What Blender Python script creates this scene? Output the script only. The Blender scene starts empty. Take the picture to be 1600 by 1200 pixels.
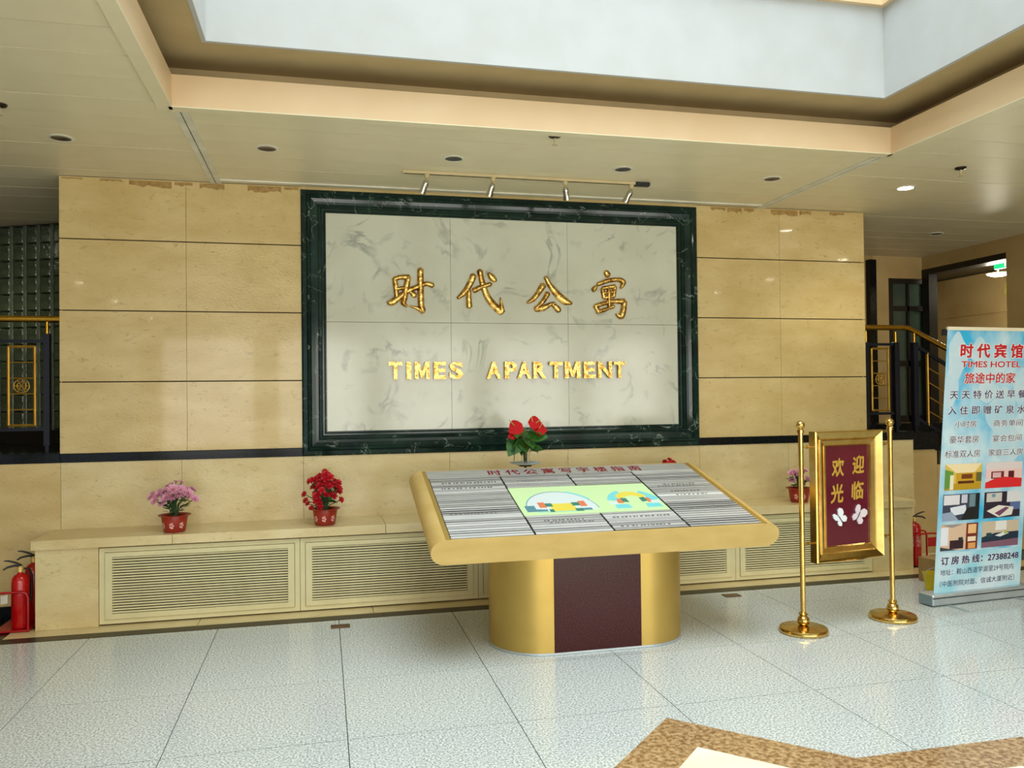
import bpy, bmesh, math, random
from mathutils import Vector, Matrix
random.seed(7)
SC = bpy.context.scene
COL = SC.collection
R = math.radians
# ------------------------------------------------------------------ camera, world, exposure, big lights
cam_d = bpy.data.cameras.new('camera'); cam = bpy.data.objects.new('camera', cam_d); COL.objects.link(cam)
cam_d.sensor_width = 36; cam_d.lens = 1262.76/1600*36; cam_d.clip_start = .05; cam_d.clip_end = 100
rx, ux, wx = Vector((.97347883, -.22850772, -.01109888)), Vector((.00790199, -.0149005, .99985776)), Vector((.22864059, .97342806, .01269966))
cam.matrix_world = Matrix(((rx.x, ux.x, -wx.x, 0), (rx.y, ux.y, -wx.y, -6.538), (rx.z, ux.z, -wx.z, 1.566), (0, 0, 0, 1)))
SC.camera = cam
SC.view_settings.view_transform = 'Standard'; SC.view_settings.look = 'None'
SC.view_settings.exposure = 0.25; SC.view_settings.gamma = 1; SC.view_settings.use_curve_mapping = False
w = bpy.data.worlds.new('world'); SC.world = w; w.use_nodes = True
w.node_tree.nodes['Background'].inputs[0].default_value = (.75, .87, 1, 1); w.node_tree.nodes['Background'].inputs[1].default_value = 1.0

def area(name, loc, rot, sx, sy, power, color):
    l = bpy.data.lights.new(name, 'AREA'); l.shape = 'RECTANGLE'; l.size = sx; l.size_y = sy; l.energy = power; l.color = color
    o = bpy.data.objects.new(name, l); COL.objects.link(o); o.location = loc; o.rotation_euler = rot; return o
# daylight of the glazed roof over the light well
area('skylight_daylight', (1.53, -5.2, 7.3), (0, 0, 0), 4.1, 6.4, 300, (.86, .96, 1)).data.spread = R(130)
# daylight coming in through the glazed entrance front behind the photographer
for k_ in range(5): area('entrance_daylight', (-2.6+2.6*k_, -13.6, 1.7), (R(90), 0, 0), 2.0, 2.5, 88, (1, .94, .83))

# ------------------------------------------------------------------ materials
def lin(c):
    return tuple((x/12.92 if x <= .04045 else ((x+.055)/1.055)**2.4) for x in c)
def srgb(r, g, b): return lin((r/255, g/255, b/255))
def M(name, c, rough=.5, metal=0, c2=None, scale=8, lo=.35, hi=.65, stretch=(1, 1, 1), bump=0, bscale=None, spec=.5, coat=0,
      emit=None, es=0, trans=0, c3=None, vscale=2.0, vw=.03, detail=4, ior=1.45, aniso=0, stops=None, space='Object'):
    m = bpy.data.materials.new(name); m.use_nodes = True
    nt = m.node_tree; N = nt.nodes; L = nt.links; b = N['Principled BSDF']
    b.inputs['Base Color'].default_value = (*c, 1); b.inputs['Roughness'].default_value = rough; b.inputs['Metallic'].default_value = metal
    b.inputs['Specular IOR Level'].default_value = spec; b.inputs['Coat Weight'].default_value = coat; b.inputs['Coat Roughness'].default_value = .05
    b.inputs['IOR'].default_value = ior; b.inputs['Transmission Weight'].default_value = trans
    if aniso: b.inputs['Anisotropic'].default_value = aniso
    if emit: b.inputs['Emission Color'].default_value = (*emit, 1); b.inputs['Emission Strength'].default_value = es
    if c2 or bump or c3:
        tc = N.new('ShaderNodeTexCoord'); mp = N.new('ShaderNodeMapping'); mp.inputs['Scale'].default_value = stretch
        if space == 'World':
            ge = N.new('ShaderNodeNewGeometry'); L.new(ge.outputs['Position'], mp.inputs[0])
        else: L.new(tc.outputs['Object'], mp.inputs[0])
        last = None
        if c2:
            n = N.new('ShaderNodeTexNoise'); n.inputs['Scale'].default_value = scale; n.inputs['Detail'].default_value = detail; L.new(mp.outputs[0], n.inputs[0])
            r = N.new('ShaderNodeValToRGB'); r.color_ramp.elements[0].position = lo; r.color_ramp.elements[1].position = hi
            r.color_ramp.elements[0].color = (*c, 1); r.color_ramp.elements[1].color = (*c2, 1)
            L.new(n.outputs[0], r.inputs[0]); last = r.outputs[0]
        if c3:   # veins: thin band of a distorted noise
            n = N.new('ShaderNodeTexNoise'); n.inputs['Scale'].default_value = vscale; n.inputs['Detail'].default_value = 6; n.inputs['Distortion'].default_value = 1.2
            L.new(mp.outputs[0], n.inputs[0])
            s = N.new('ShaderNodeMath'); s.operation = 'SUBTRACT'; s.inputs[1].default_value = .5; L.new(n.outputs[0], s.inputs[0])
            a = N.new('ShaderNodeMath'); a.operation = 'ABSOLUTE'; L.new(s.outputs[0], a.inputs[0])
            mr = N.new('ShaderNodeMapRange'); mr.inputs[1].default_value = 0; mr.inputs[2].default_value = vw; mr.inputs[3].default_value = 1; mr.inputs[4].default_value = 0
            L.new(a.outputs[0], mr.inputs[0])
            n2 = N.new('ShaderNodeTexNoise'); n2.inputs['Scale'].default_value = vscale*1.7; L.new(mp.outputs[0], n2.inputs[0])
            m2 = N.new('ShaderNodeMapRange'); m2.inputs[1].default_value = .48; m2.inputs[2].default_value = .68; L.new(n2.outputs[0], m2.inputs[0])
            mu = N.new('ShaderNodeMath'); mu.operation = 'MULTIPLY'; L.new(mr.outputs[0], mu.inputs[0]); L.new(m2.outputs[0], mu.inputs[1])
            mx = N.new('ShaderNodeMix'); mx.data_type = 'RGBA'; L.new(mu.outputs[0], mx.inputs[0])
            if last: L.new(last, mx.inputs[6])
            else: mx.inputs[6].default_value = (*c, 1)
            mx.inputs[7].default_value = (*c3, 1); last = mx.outputs[2]
        if last:
            L.new(last, b.inputs['Base Color'])
            if emit == c: L.new(last, b.inputs['Emission Color'])
        if bump:
            n = N.new('ShaderNodeTexNoise'); n.inputs['Scale'].default_value = bscale or scale; n.inputs['Detail'].default_value = 3; L.new(mp.outputs[0], n.inputs[0])
            bp = N.new('ShaderNodeBump'); bp.inputs['Strength'].default_value = bump; bp.inputs['Distance'].default_value = .01
            L.new(n.outputs[0], bp.inputs['Height']); L.new(bp.outputs[0], b.inputs['Normal'])
    return m

m_stone = M('cream_stone', srgb(220, 196, 139), .2, c2=srgb(206, 179, 118), scale=2.3, stretch=(1, 1, 2.2), c3=srgb(176, 152, 100), vscale=7, vw=.022, bump=.2, bscale=38, spec=.35, coat=.3, space='World')
m_stone2 = M('cream_stone_light', srgb(224, 206, 156), .28, c2=srgb(211, 189, 135), scale=3, stretch=(1, 1, 2), c3=srgb(186, 165, 118), vscale=6, vw=.018, bump=.18, bscale=36, spec=.35, coat=.2, space='World')
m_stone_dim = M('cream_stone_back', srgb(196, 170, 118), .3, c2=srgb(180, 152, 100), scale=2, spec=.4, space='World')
m_joint = M('dark_joint', srgb(70, 58, 36), .8, c2=srgb(84, 70, 45), scale=20)
m_stain = M('water_stain', srgb(158, 122, 60), .5, c2=srgb(180, 148, 88), scale=30)
m_marble = M('white_marble', srgb(212, 214, 196), .12, c2=srgb(198, 198, 178), scale=1.6, stretch=(1, 1, 1), c3=srgb(158, 162, 150), vscale=2.6, vw=.045, lo=.4, hi=.7, spec=.5, space='World', detail=8)
m_green = M('green_marble', srgb(14, 34, 30), .12, c2=srgb(24, 50, 42), scale=6, c3=srgb(140, 160, 148), vscale=4.5, vw=.012, spec=.35, space='World')
m_black = M('black_granite', srgb(12, 14, 14), .12, c2=srgb(20, 24, 24), scale=40, spec=.25)
m_kerb = M('dark_border_granite', srgb(46, 40, 26), .35, c2=srgb(62, 54, 38), scale=40, spec=.25)
m_floor = M('speckled_granite', srgb(146, 152, 148), .13, c2=srgb(222, 227, 224), scale=100, lo=.36, hi=.62, spec=.5, detail=3, space='World')
m_fjoint = M('floor_joint', srgb(105, 106, 98), .8, c2=srgb(90, 92, 86), scale=30)
m_star = M('brown_granite', srgb(138, 102, 66), .15, c2=srgb(192, 160, 116), scale=42, lo=.4, hi=.62, c3=srgb(70, 48, 32), vscale=30, vw=.05, spec=.5, space='World')
m_starin = M('cream_inlay', srgb(250, 243, 220), .15, c2=srgb(240, 228, 196), scale=3, space='World')
m_ceil = M('ceiling_panel_metal', srgb(243, 232, 198), .38, c2=srgb(236, 225, 190), scale=3, spec=.4)
m_ceilgap = M('ceiling_gap', srgb(112, 98, 66), .8, c2=srgb(100, 88, 60), scale=10)
m_strip = M('ceiling_strip_paint', srgb(240, 238, 222), .4, c2=srgb(220, 217, 198), scale=5)
m_fascia = M('fascia_paint', srgb(234, 206, 164), .45, c2=srgb(228, 197, 152), scale=2)
m_cove = M('cove_paint', srgb(196, 174, 128), .7, c2=srgb(186, 163, 118), scale=3)
m_well = M('well_paint', srgb(192, 194, 192), .75, c2=srgb(187, 188, 184), scale=4)
m_grille = M('grille_paint', srgb(222, 212, 165), .45, c2=srgb(214, 204, 156), scale=6)
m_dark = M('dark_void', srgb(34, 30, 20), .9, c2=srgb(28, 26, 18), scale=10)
m_brass = M('brushed_brass', srgb(224, 192, 120), .42, .35, c2=srgb(214, 181, 108), scale=5, stretch=(1, 1, 3), bump=.02, bscale=60, space='World')
m_brass_b = M('satin_brass', srgb(196, 164, 86), .42, .8, c2=srgb(206, 176, 98), scale=2.5, bump=.02, bscale=70, space='World')
m_gold = M('polished_gold', srgb(228, 194, 118), .16, 1, c2=srgb(212, 174, 96), scale=14)
m_goldl = M('letter_gold', srgb(240, 200, 116), .2, 1, c2=srgb(150, 108, 46), scale=30, bump=.35, bscale=55)
m_rail = M('handrail_brass', srgb(205, 160, 60), .22, 1, c2=srgb(185, 140, 48), scale=6)
m_lattice = M('lattice_brass', srgb(190, 150, 60), .35, .8, c2=srgb(170, 128, 50), scale=10)
m_steel = M('brushed_steel', srgb(206, 207, 206), .5, .55, c2=srgb(180, 181, 182), scale=3, stretch=(1, 30, 30), bump=.03, bscale=40)
m_steel_l = M('pale_steel', srgb(228, 229, 229), .45, .5, c2=srgb(208, 210, 212), scale=3, stretch=(1, 30, 30))
m_steel_w = M('white_strip', srgb(232, 232, 226), .4, 0, c2=srgb(220, 220, 214), scale=5)
m_granite = M('maroon_granite', srgb(50, 15, 15), .2, c2=srgb(78, 30, 28), scale=110, lo=.4, hi=.65, spec=.35, detail=2)
m_fprint = M('grey_print', srgb(84, 82, 78), .5, c2=srgb(104, 102, 98), scale=30)
m_navy = M('navy_paint', srgb(11, 16, 28), .3, c2=srgb(15, 22, 36), scale=8, spec=.35)
m_red = M('red_enamel', srgb(190, 14, 20), .22, c2=srgb(172, 10, 16), scale=5, coat=.4)
m_redtube = M('red_tube', srgb(176, 22, 26), .3, c2=srgb(158, 16, 20), scale=5)
m_blackp = M('black_plastic', srgb(24, 24, 24), .4, c2=srgb(34, 34, 33), scale=12)
m_label = M('paper_label', srgb(214, 210, 200), .5, c2=srgb(202, 190, 180), scale=20)
m_maroon = M('maroon_board', srgb(88, 20, 34), .12, c2=srgb(98, 26, 40), scale=3, coat=.3)
m_goldp = M('gold_print', srgb(222, 180, 80), .35, .4, c2=srgb(208, 162, 66), scale=30)
m_redp = M('red_print', srgb(190, 60, 60), .5, c2=srgb(178, 50, 52), scale=30)
m_bred = M('banner_red', srgb(206, 30, 36), .5, c2=srgb(190, 24, 30), scale=20)
m_bnavy = M('banner_navy', srgb(40, 40, 84), .5, c2=srgb(48, 48, 94), scale=20)
m_halo = M('banner_white', srgb(235, 238, 240), .5, c2=srgb(228, 232, 236), scale=20)
m_sky = M('banner_sky_print', srgb(52, 182, 228), .35, c2=srgb(205, 230, 238), scale=2.3, stretch=(1.6, 1, 1), lo=.36, hi=.6, detail=5)
m_pale = M('banner_pale_print', srgb(150, 214, 230), .35, c2=srgb(214, 232, 240), scale=3, lo=.4, hi=.6)
m_alu = M('aluminium', srgb(205, 214, 218), .35, .7, c2=srgb(190, 200, 204), scale=4)
m_chrome = M('chrome', srgb(214, 214, 206), .12, 1, c2=srgb(196, 196, 188), scale=8)
m_cream = M('cream_plastic', srgb(214, 196, 152), .4, c2=srgb(205, 186, 140), scale=8)
m_pot = M('terracotta_plastic', srgb(168, 52, 34), .35, c2=srgb(150, 42, 28), scale=7)
m_potflower = M('pot_print', srgb(226, 170, 160), .5, c2=srgb(214, 150, 142), scale=20)
m_soil = M('soil', srgb(48, 34, 24), .95, c2=srgb(66, 48, 34), scale=60, bump=.5)
m_leaf = M('dark_leaf', srgb(34, 62, 30), .45, c2=srgb(52, 84, 42), scale=14)
m_leaf2 = M('fresh_leaf', srgb(64, 118, 36), .35, c2=srgb(44, 92, 34), scale=9)
m_stem = M('green_stem', srgb(60, 92, 44), .6, c2=srgb(48, 76, 36), scale=20)
m_pink = M('pink_petal', srgb(240, 186, 204), .55, c2=srgb(222, 152, 178), scale=30)
m_pinkc = M('pink_centre', srgb(190, 80, 120), .6, c2=srgb(170, 66, 104), scale=30)
m_redf = M('red_petal', srgb(206, 16, 34), .5, c2=srgb(160, 8, 24), scale=22)
m_spathe = M('red_spathe', srgb(200, 12, 16), .55, c2=srgb(172, 6, 12), scale=8, spec=.2)
m_spadix = M('spadix', srgb(206, 170, 90), .5, c2=srgb(150, 140, 70), scale=20)
m_saucer = M('white_porcelain', srgb(205, 220, 226), .2, c2=srgb(196, 212, 220), scale=5)
m_glass = M('clear_glass', (1, 1, 1), .02, trans=1, c2=(.97, 1, .98), scale=4)
m_block = M('green_glass_block', srgb(44, 56, 44), .12, c2=srgb(62, 76, 58), scale=7, bump=.8, bscale=30, spec=.8)
m_rib = M('pale_glass_rib', srgb(84, 96, 78), .15, c2=srgb(70, 82, 66), scale=7, bump=.4, bscale=30, spec=.7)
m_pane = M('green_window_glass', srgb(74, 88, 74), .08, c2=srgb(62, 76, 64), scale=3, spec=.7)
m_bronze = M('bronze_frame', srgb(42, 36, 28), .4, .3, c2=srgb(34, 30, 24), scale=10)
m_card = M('cardboard', srgb(168, 134, 84), .8, c2=srgb(156, 122, 74), scale=8)
m_tape = M('tape', srgb(120, 90, 52), .4, c2=srgb(110, 82, 46), scale=8)
m_yellow = M('yellow_plastic', srgb(226, 200, 24), .35, c2=srgb(206, 178, 18), scale=8)
m_lamp = M('lit_lamp', (1, .97, .88), .4, emit=(1, .96, .86), es=45)
m_lampwarm = M('lit_lamp_warm', (1, .95, .8), .4, emit=(1, .93, .74), es=90)
m_lampoff = M('lamp_reflector_off', srgb(52, 42, 36), .3, .5, c2=srgb(40, 32, 28), scale=10)
m_exit = M('exit_green', srgb(20, 170, 110), .4, emit=srgb(20, 190, 120), es=1.2)
m_exitw = M('exit_white', srgb(190, 250, 220), .4, emit=srgb(190, 250, 220), es=1.5)
m_scr = M('backlit_green', srgb(120, 140, 100), .3, emit=srgb(206, 240, 178), es=.62)
def emc(n, c, s=.6): return M(n, srgb(*[v*.55 for v in c]), .3, emit=srgb(*c), es=s)
m_mwhite = emc('map_white', (222, 240, 236)); m_mcyan = emc('map_cyan', (120, 226, 228)); m_myel = emc('map_yellow', (240, 224, 80))
m_mor = emc('map_orange', (232, 128, 84)); m_mgrn = emc('map_green', (40, 134, 112)); m_mblue = emc('map_blue', (84, 146, 160)); m_mline = emc('map_line', (130, 180, 180))

# ------------------------------------------------------------------ mesh builder
def chain(p):
    v = Vector((0, 0, 0))
    while p is not None: v += p.location; p = p.parent
    return v
class MB:
    def __init__(s): s.v = []; s.f = []; s.m = []
    def add(s, vs, fs, mi=0):
        o = len(s.v); s.v += [tuple(v) for v in vs]; s.f += [tuple(i+o for i in f) for f in fs]; s.m += [mi]*len(fs); return s
    def box(s, x0, x1, y0, y1, z0, z1, mi=0):
        return s.add([(x0, y0, z0), (x1, y0, z0), (x1, y1, z0), (x0, y1, z0), (x0, y0, z1), (x1, y0, z1), (x1, y1, z1), (x0, y1, z1)],
                     [(0, 3, 2, 1), (4, 5, 6, 7), (0, 1, 5, 4), (1, 2, 6, 5), (2, 3, 7, 6), (3, 0, 4, 7)], mi)
    def prism(s, pts, fn, d0, d1, mi=0):
        """polygon pts (CCW) extruded; fn(a,b,d)->xyz"""
        n = len(pts)
        return s.add([fn(a, b, d0) for a, b in pts]+[fn(a, b, d1) for a, b in pts],
                     [tuple(range(n-1, -1, -1)), tuple(range(n, 2*n))]+[(i, (i+1) % n, n+(i+1) % n, n+i) for i in range(n)], mi)
    def lathe(s, prof, c=(0, 0, 0), seg=24, mi=0, axis=None):
        """prof [(r,z)...]; axis: optional Matrix 3x3"""
        vs = []; fs = []
        for r, z in prof:
            for k in range(seg):
                a = 2*math.pi*k/seg; p = Vector((r*math.cos(a), r*math.sin(a), z))
                if axis: p = axis @ p
                vs.append(p+Vector(c))
        n = len(prof)
        for i in range(n-1):
            for k in range(seg):
                fs.append((i*seg+k, i*seg+(k+1) % seg, (i+1)*seg+(k+1) % seg, (i+1)*seg+k))
        if prof[0][0] > 1e-6: fs.append(tuple(range(seg-1, -1, -1)))
        if prof[-1][0] > 1e-6: fs.append(tuple((n-1)*seg+k for k in range(seg)))
        return s.add(vs, fs, mi)
    def tube(s, pts, r, seg=10, mi=0, caps=True):
        pts = [Vector(p) for p in pts]; n = len(pts); rs = r if isinstance(r, (list, tuple)) else [r]*n
        vs = []; fs = []; up = None
        for i, p in enumerate(pts):
            t = (pts[min(i+1, n-1)]-pts[max(i-1, 0)]).normalized()
            if up is None:
                up = Vector((0, 0, 1)) if abs(t.z) < .9 else Vector((1, 0, 0))
            a = t.cross(up)
            if a.length < 1e-4: a = t.cross(Vector((0, 1, 0)))
            a.normalize(); b = a.cross(t).normalized(); up = b
            for k in range(seg):
                an = 2*math.pi*k/seg; vs.append(p+(a*math.cos(an)+b*math.sin(an))*rs[i])
        for i in range(n-1):
            for k in range(seg): fs.append((i*seg+k, i*seg+(k+1) % seg, (i+1)*seg+(k+1) % seg, (i+1)*seg+k))
        if caps: fs.append(tuple(range(seg-1, -1, -1))); fs.append(tuple((n-1)*seg+k for k in range(seg)))
        return s.add(vs, fs, mi)
    def build(s, name, mats, parent=None, smooth=0, bevel=0, world=True):
        me = bpy.data.meshes.new(name); off = chain(parent) if (parent is not None and world) else Vector((0, 0, 0))
        me.from_pydata([tuple(Vector(v)-off) for v in s.v], [], s.f)
        if not isinstance(mats, (list, tuple)): mats = [mats]
        for m in mats: me.materials.append(m)
        if len(mats) > 1: me.polygons.foreach_set('material_index', s.m)
        me.validate()
        bm = bmesh.new(); bm.from_mesh(me); bmesh.ops.recalc_face_normals(bm, faces=bm.faces)
        if bevel: bmesh.ops.bevel(bm, geom=list(bm.edges), offset=bevel, segments=1, affect='EDGES', clamp_overlap=True)
        bm.to_mesh(me); bm.free()
        if smooth: me.shade_smooth(); me.set_sharp_from_angle(angle=R(smooth))
        me.update()
        o = bpy.data.objects.new(name, me); COL.objects.link(o); o.parent = parent; return o
def box(name, b, m, parent=None, bevel=0, **k): return MB().box(*b).build(name, m, parent, bevel=bevel, **k)
def inst(src, name, loc, parent=None, rot=None, scale=None):
    o = bpy.data.objects.new(name, src.data if hasattr(src, 'data') else src); COL.objects.link(o); o.parent = parent
    o.location = Vector(loc)-(chain(parent) if parent else Vector((0, 0, 0)))
    if rot: o.rotation_euler = rot
    if scale: o.scale = scale
    return o
def tag(o, label, cat, group=None):
    o['label'] = label; o['category'] = cat
    if group: o['group'] = group
    return o
def thing(name, label, cat, loc=(0, 0, 0), rz=0, group=None):
    o = bpy.data.objects.new(name, None); COL.objects.link(o); o.location = loc; o.rotation_euler = (0, 0, rz); o.empty_display_size = .1
    return tag(o, label, cat, group)
def struct(o, label=None):
    o['kind'] = 'structure'
    if label: o['label'] = label
    return o
def textmesh(txt, offset=0.0, extrude=0.0, bevel=0.0, res=3):
    cu = bpy.data.curves.new('lettering', 'FONT'); cu.body = txt; cu.offset = offset; cu.extrude = extrude; cu.bevel_depth = bevel; cu.bevel_resolution = 1
    cu.resolution_u = res; cu.size = 1
    o = bpy.data.objects.new('lettering', cu); COL.objects.link(o)
    dg = bpy.context.evaluated_depsgraph_get(); dg.update()
    me = bpy.data.meshes.new_from_object(o.evaluated_get(dg)); bpy.data.objects.remove(o); bpy.data.curves.remove(cu)
    return me
def boldmesh(txt, rad, n=8, res=2, dz=0.0):
    base = textmesh(txt, res=res); b = MB(); fs = [tuple(p.vertices) for p in base.polygons]
    for k in range(n+1):
        dx, dy = (0, 0) if k == n else (rad*math.cos(6.2832*k/n), rad*math.sin(6.2832*k/n))
        b.add([(v.co.x+dx, v.co.y+dy, k*dz) for v in base.vertices], fs)
    me = bpy.data.meshes.new('lettering'); me.from_pydata(b.v, [], b.f); me.update(); return me
def bounds(me):
    xs = [v.co.x for v in me.vertices]; ys = [v.co.y for v in me.vertices]; return min(xs), max(xs), min(ys), max(ys)
def fit(me, x0, x1, y0, y1, zs=1, fn=None, keep=False):
    """scale text mesh into rect; fn(x,y,z)->world"""
    a, b, c, d = bounds(me); sx = (x1-x0)/(b-a); sy = (y1-y0)/(d-c)
    for v in me.vertices:
        x, y, z = v.co; v.co = fn(x0+(x-a)*sx, y0+(y-c)*sy, z*zs)
    return me
def join(me_list, name, mats, idx, parent=None):
    b = MB()
    for me, i in zip(me_list, idx): b.add([tuple(v.co) for v in me.vertices], [tuple(p.vertices) for p in me.polygons], i)
    return b.build(name, mats, parent, world=False)

# ------------------------------------------------------------------ floor
XJ = [-1.497+.799*k for k in range(-6, 12)]; YJ = [-.735, -1.155]+[-1.957-.8*k for k in range(0, 14)]
floor = struct(box('floor', (-8, 10, -14, 6, -.2, -.012), m_fjoint))
tiles = {}
for i in range(len(XJ)-1):
    for j in range(len(YJ)-1):
        x0, x1, y1, y0 = XJ[i], XJ[i+1], YJ[j], YJ[j+1]
        key = round(y1-y0, 3)
        g = .0022
        if key not in tiles:
            tiles[key] = MB().box(-.3995+g, .3995-g, -(y1-y0)/2+g, (y1-y0)/2-g, -.012, 0).build('tile', m_floor, floor, world=False); o = tiles[key]
        else: o = inst(tiles[key], 'tile', (0, 0, 0), floor)
        o.location = ((x0+x1)/2, (y0+y1)/2, 0)
# border strips in front of the ledge
for k in range(8):
    box('border_tile', (-2.05+k*1.2+.002, -2.05+(k+1)*1.2-.002, -.618, -.40, -.012, .001), m_stone2, floor)
for k in range(10):
    box('border_tile', (-3.2+k*1.2+.001, -3.2+(k+1)*1.2-.001, -.735, -.62, -.012, .0015), m_kerb, floor)
box('border_tile', (-4, -2.053, -.618, 0, -.012, .0012), m_black, floor)
box('border_tile', (7.552, 8.5, -.735, 0, -.012, 0), m_stone2, floor)
# star inlay (two overlapped squares), only its border and field
cx, cy, RR = 1.60, -4.95, 2.05
def star(rad):
    p = []
    for k in range(16):
        rr = rad if k % 2 == 0 else rad*.7654
        a = R(90)+k*R(22.5); p.append((cx+rr*math.cos(a), cy+rr*math.sin(a)))
    return p
so, si = star(RR), star(RR-.33)
fl = lambda a, b, d: (a, b, d)
for k in range(0, 16, 2):
    MB().prism([so[k], so[k+1], si[k+1], si[k]], fl, 0.0002, .0016).build('star_border', m_star, floor)
    MB().prism([so[k+1], so[(k+2) % 16], si[(k+2) % 16], si[k+1]], fl, 0.0002, .0016).build('star_border', m_star, floor)
MB().add([(a, b, .0014) for a, b in si]+[(cx, cy, .0014)], [(i, (i+1) % 16, 16) for i in range(16)]).build('star_field', m_starin, floor)
# ------------------------------------------------------------------ shell far from view
for nm, b in (('wall_left', (-8.2, -8, -14, 6, 0, 3.4)), ('wall_right', (10, 10.2, -14, 6, 0, 3.4)), ('wall_rear', (-8, 10, 5.8, 6, 0, 3.4))):
    struct(box(nm, b, m_stone_dim))
# rear of lobby (behind the camera): piers with glazed entrance openings
for k in range(7):
    x = -6.5+k*2.6
    box('column', (x-.25, x+.25, -14, -13.7, 0, 3.218), m_stone_dim)['kind'] = 'structure'
# ------------------------------------------------------------------ ceiling
ceil = struct(box('ceiling', (-8, 10, -1.70, 6, 3.232, 3.3), m_ceilgap))
for b in ((-8, -.86, -14, -1.70), (3.9, 10, -14, -1.70), (-.86, 3.9, -14, -8.6)):
    box('ceiling_backing', (b[0], b[1], b[2], b[3], 3.232, 3.3), m_ceilgap, ceil)
cache = {}
def board(x0, x1, yc):
    w_ = round(x1-x0, 3); h = .1512
    if w_ not in cache:
        cache[w_] = MB().box(-w_/2, w_/2, -h, h, 3.218, 3.234).build('ceiling_board', m_ceil, ceil, world=False); o = cache[w_]
    else: o = inst(cache[w_], 'ceiling_board', (0, 0, 0), ceil)
    o.location = ((x0+x1)/2, yc, random.choice((-.0006, 0, .0006)))
yy = -1.73+.1535
ys = [yy+.307*k for k in range(-26, 18)]
for yc in ys:
    board(-5.0, -.82, yc); board(3.88, 8.1, yc)
    if -1.6 < yc < .3: board(-.74, 3.8, yc+.045)
    elif yc >= .3: board(-.74, 3.8, yc)
box('ceiling_joint_cover', (-.82, -.784, -1.655, .0, 3.206, 3.234), m_strip, ceil); box('ceiling_joint_cover', (-.776, -.74, -1.655, .0, 3.206, 3.234), m_strip, ceil)
box('ceiling_joint_cover', (3.80, 3.836, -1.655, .0, 3.206, 3.234), m_strip, ceil); box('ceiling_joint_cover', (3.845, 3.88, -1.655, .0, 3.206, 3.234), m_strip, ceil)
box('ceiling_edge_trim', (-.74, 3.8, -.11, -.07, 3.208, 3.234), m_strip, ceil)
# fascia round the opening, cove, soffit, light well
X0, X1, Y0, Y1 = -.81, 3.85, -8.5, -1.71
T = .05
wellroot = struct(MB().box(X0, X1, Y1, Y1+T, 3.206, 3.385).build('trim_1', m_fascia)); struct(MB().box(X0, X1, Y0-T, Y0, 3.206, 3.385).build('trim_2', m_fascia))
struct(MB().box(X0-T, X0, Y0-T, Y1+T, 3.206, 3.385).build('trim_3', m_fascia)); struct(MB().box(X1, X1+T, Y0-T, Y1+T, 3.206, 3.385).build('trim_4', m_fascia))
# lip at fascia bottom
b = MB(); t2 = .03
b.box(X0-.02, X1+.02, Y1-.0, Y1+T+t2, 3.2, 3.206).box(X0-T-t2, X0, Y0, Y1+.05, 3.2, 3.206).box(X1, X1+T+t2, Y0, Y1+.05, 3.2, 3.206)
struct(b.build('trim_5', m_ceil))
I = .21; x0, x1, y0, y1 = X0+I, X1-I, Y0+I, Y1-I; zs = 3.505; C_ = .22
b = MB()   # soffit ring and cove back
q_ = .025
b.box(X0-C_, X1+C_, y1+q_, Y1+C_, zs, zs+.04).box(X0-C_, X1+C_, Y0-C_, y0-q_, zs, zs+.04).box(X0-C_, x0-q_, y0-q_, y1+q_, zs, zs+.04).box(x1+q_, X1+C_, y0-q_, y1+q_, zs, zs+.04)
b.box(X0-C_, X1+C_, Y1+C_, Y1+C_+.04, 3.3, zs+.04).box(X0-C_, X1+C_, Y0-C_-.04, Y0-C_, 3.3, zs+.04).box(X0-C_-.04, X0-C_, Y0-C_, Y1+C_, 3.3, zs+.04).box(X1+C_, X1+C_+.04, Y0-C_, Y1+C_, 3.3, zs+.04)
struct(b.build('trim_6', m_cove))
zt = 7.4
for nm, bb in (('wall_north', (x0, x1, y1, y1+.025, zs-.004, zt)), ('wall_south', (x0, x1, y0-.025, y0, zs-.004, zt)), ('wall_west', (x0-.025, x0, y0-.025, y1+.025, zs-.004, zt)), ('wall_east', (x1, x1+.025, y0-.025, y1+.025, zs-.004, zt))):
    struct(box(nm, bb, m_well))
b = MB(); p = .035
b.box(x0, x1, y1-p, y1, 4.10, 4.135).box(x0, x0+p, y0, y1-p, 4.10, 4.135).box(x1-p, x1, y0, y1-p, 4.10, 4.135)
b.box(x0, x1, y1-p*.6, y1, 4.135, 4.165).box(x0, x0+p*.6, y0, y1, 4.135, 4.165).box(x1-p*.6, x1, y0, y1, 4.135, 4.165)
struct(b.build('trim_7', m_fascia))
# ------------------------------------------------------------------ the feature wall
ZB, ZC = 1.162, 3.218
wallb = struct(box('wall_back', (-1.87, 4.898, .03, .26, ZB-.05, ZC+.01), m_joint))
rows = [(ZB, 1.692), (1.692, 2.222), (2.222, 2.752), (2.752, ZC)]
def slab(x0, x1, z0, z1, m, par, gz=.0045, gx=.0012, y0=0, y1=.03):
    box('stone_slab', (x0+gx, x1-gx, y0, y1, z0+gz, z1-gz), m, par)
for z0, z1 in rows:
    for x0_, x1_ in ((-1.878, -1.0), (-1.0, -.153), (3.216, 4.03), (4.03, 4.906)):
        m = m_stone
        slab(x0_, x1_, z0, z1, m, wallb)
box('wall_end_stone', (-1.878, -1.87, .031, .26, ZB, ZC), m_stone, wallb); box('wall_end_stone', (4.898, 4.906, .031, .26, ZB, ZC), m_stone, wallb)
box('stone_slab', (-.153, 3.216, .0, .03, 3.192, ZC), m_stone, wallb)
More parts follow.
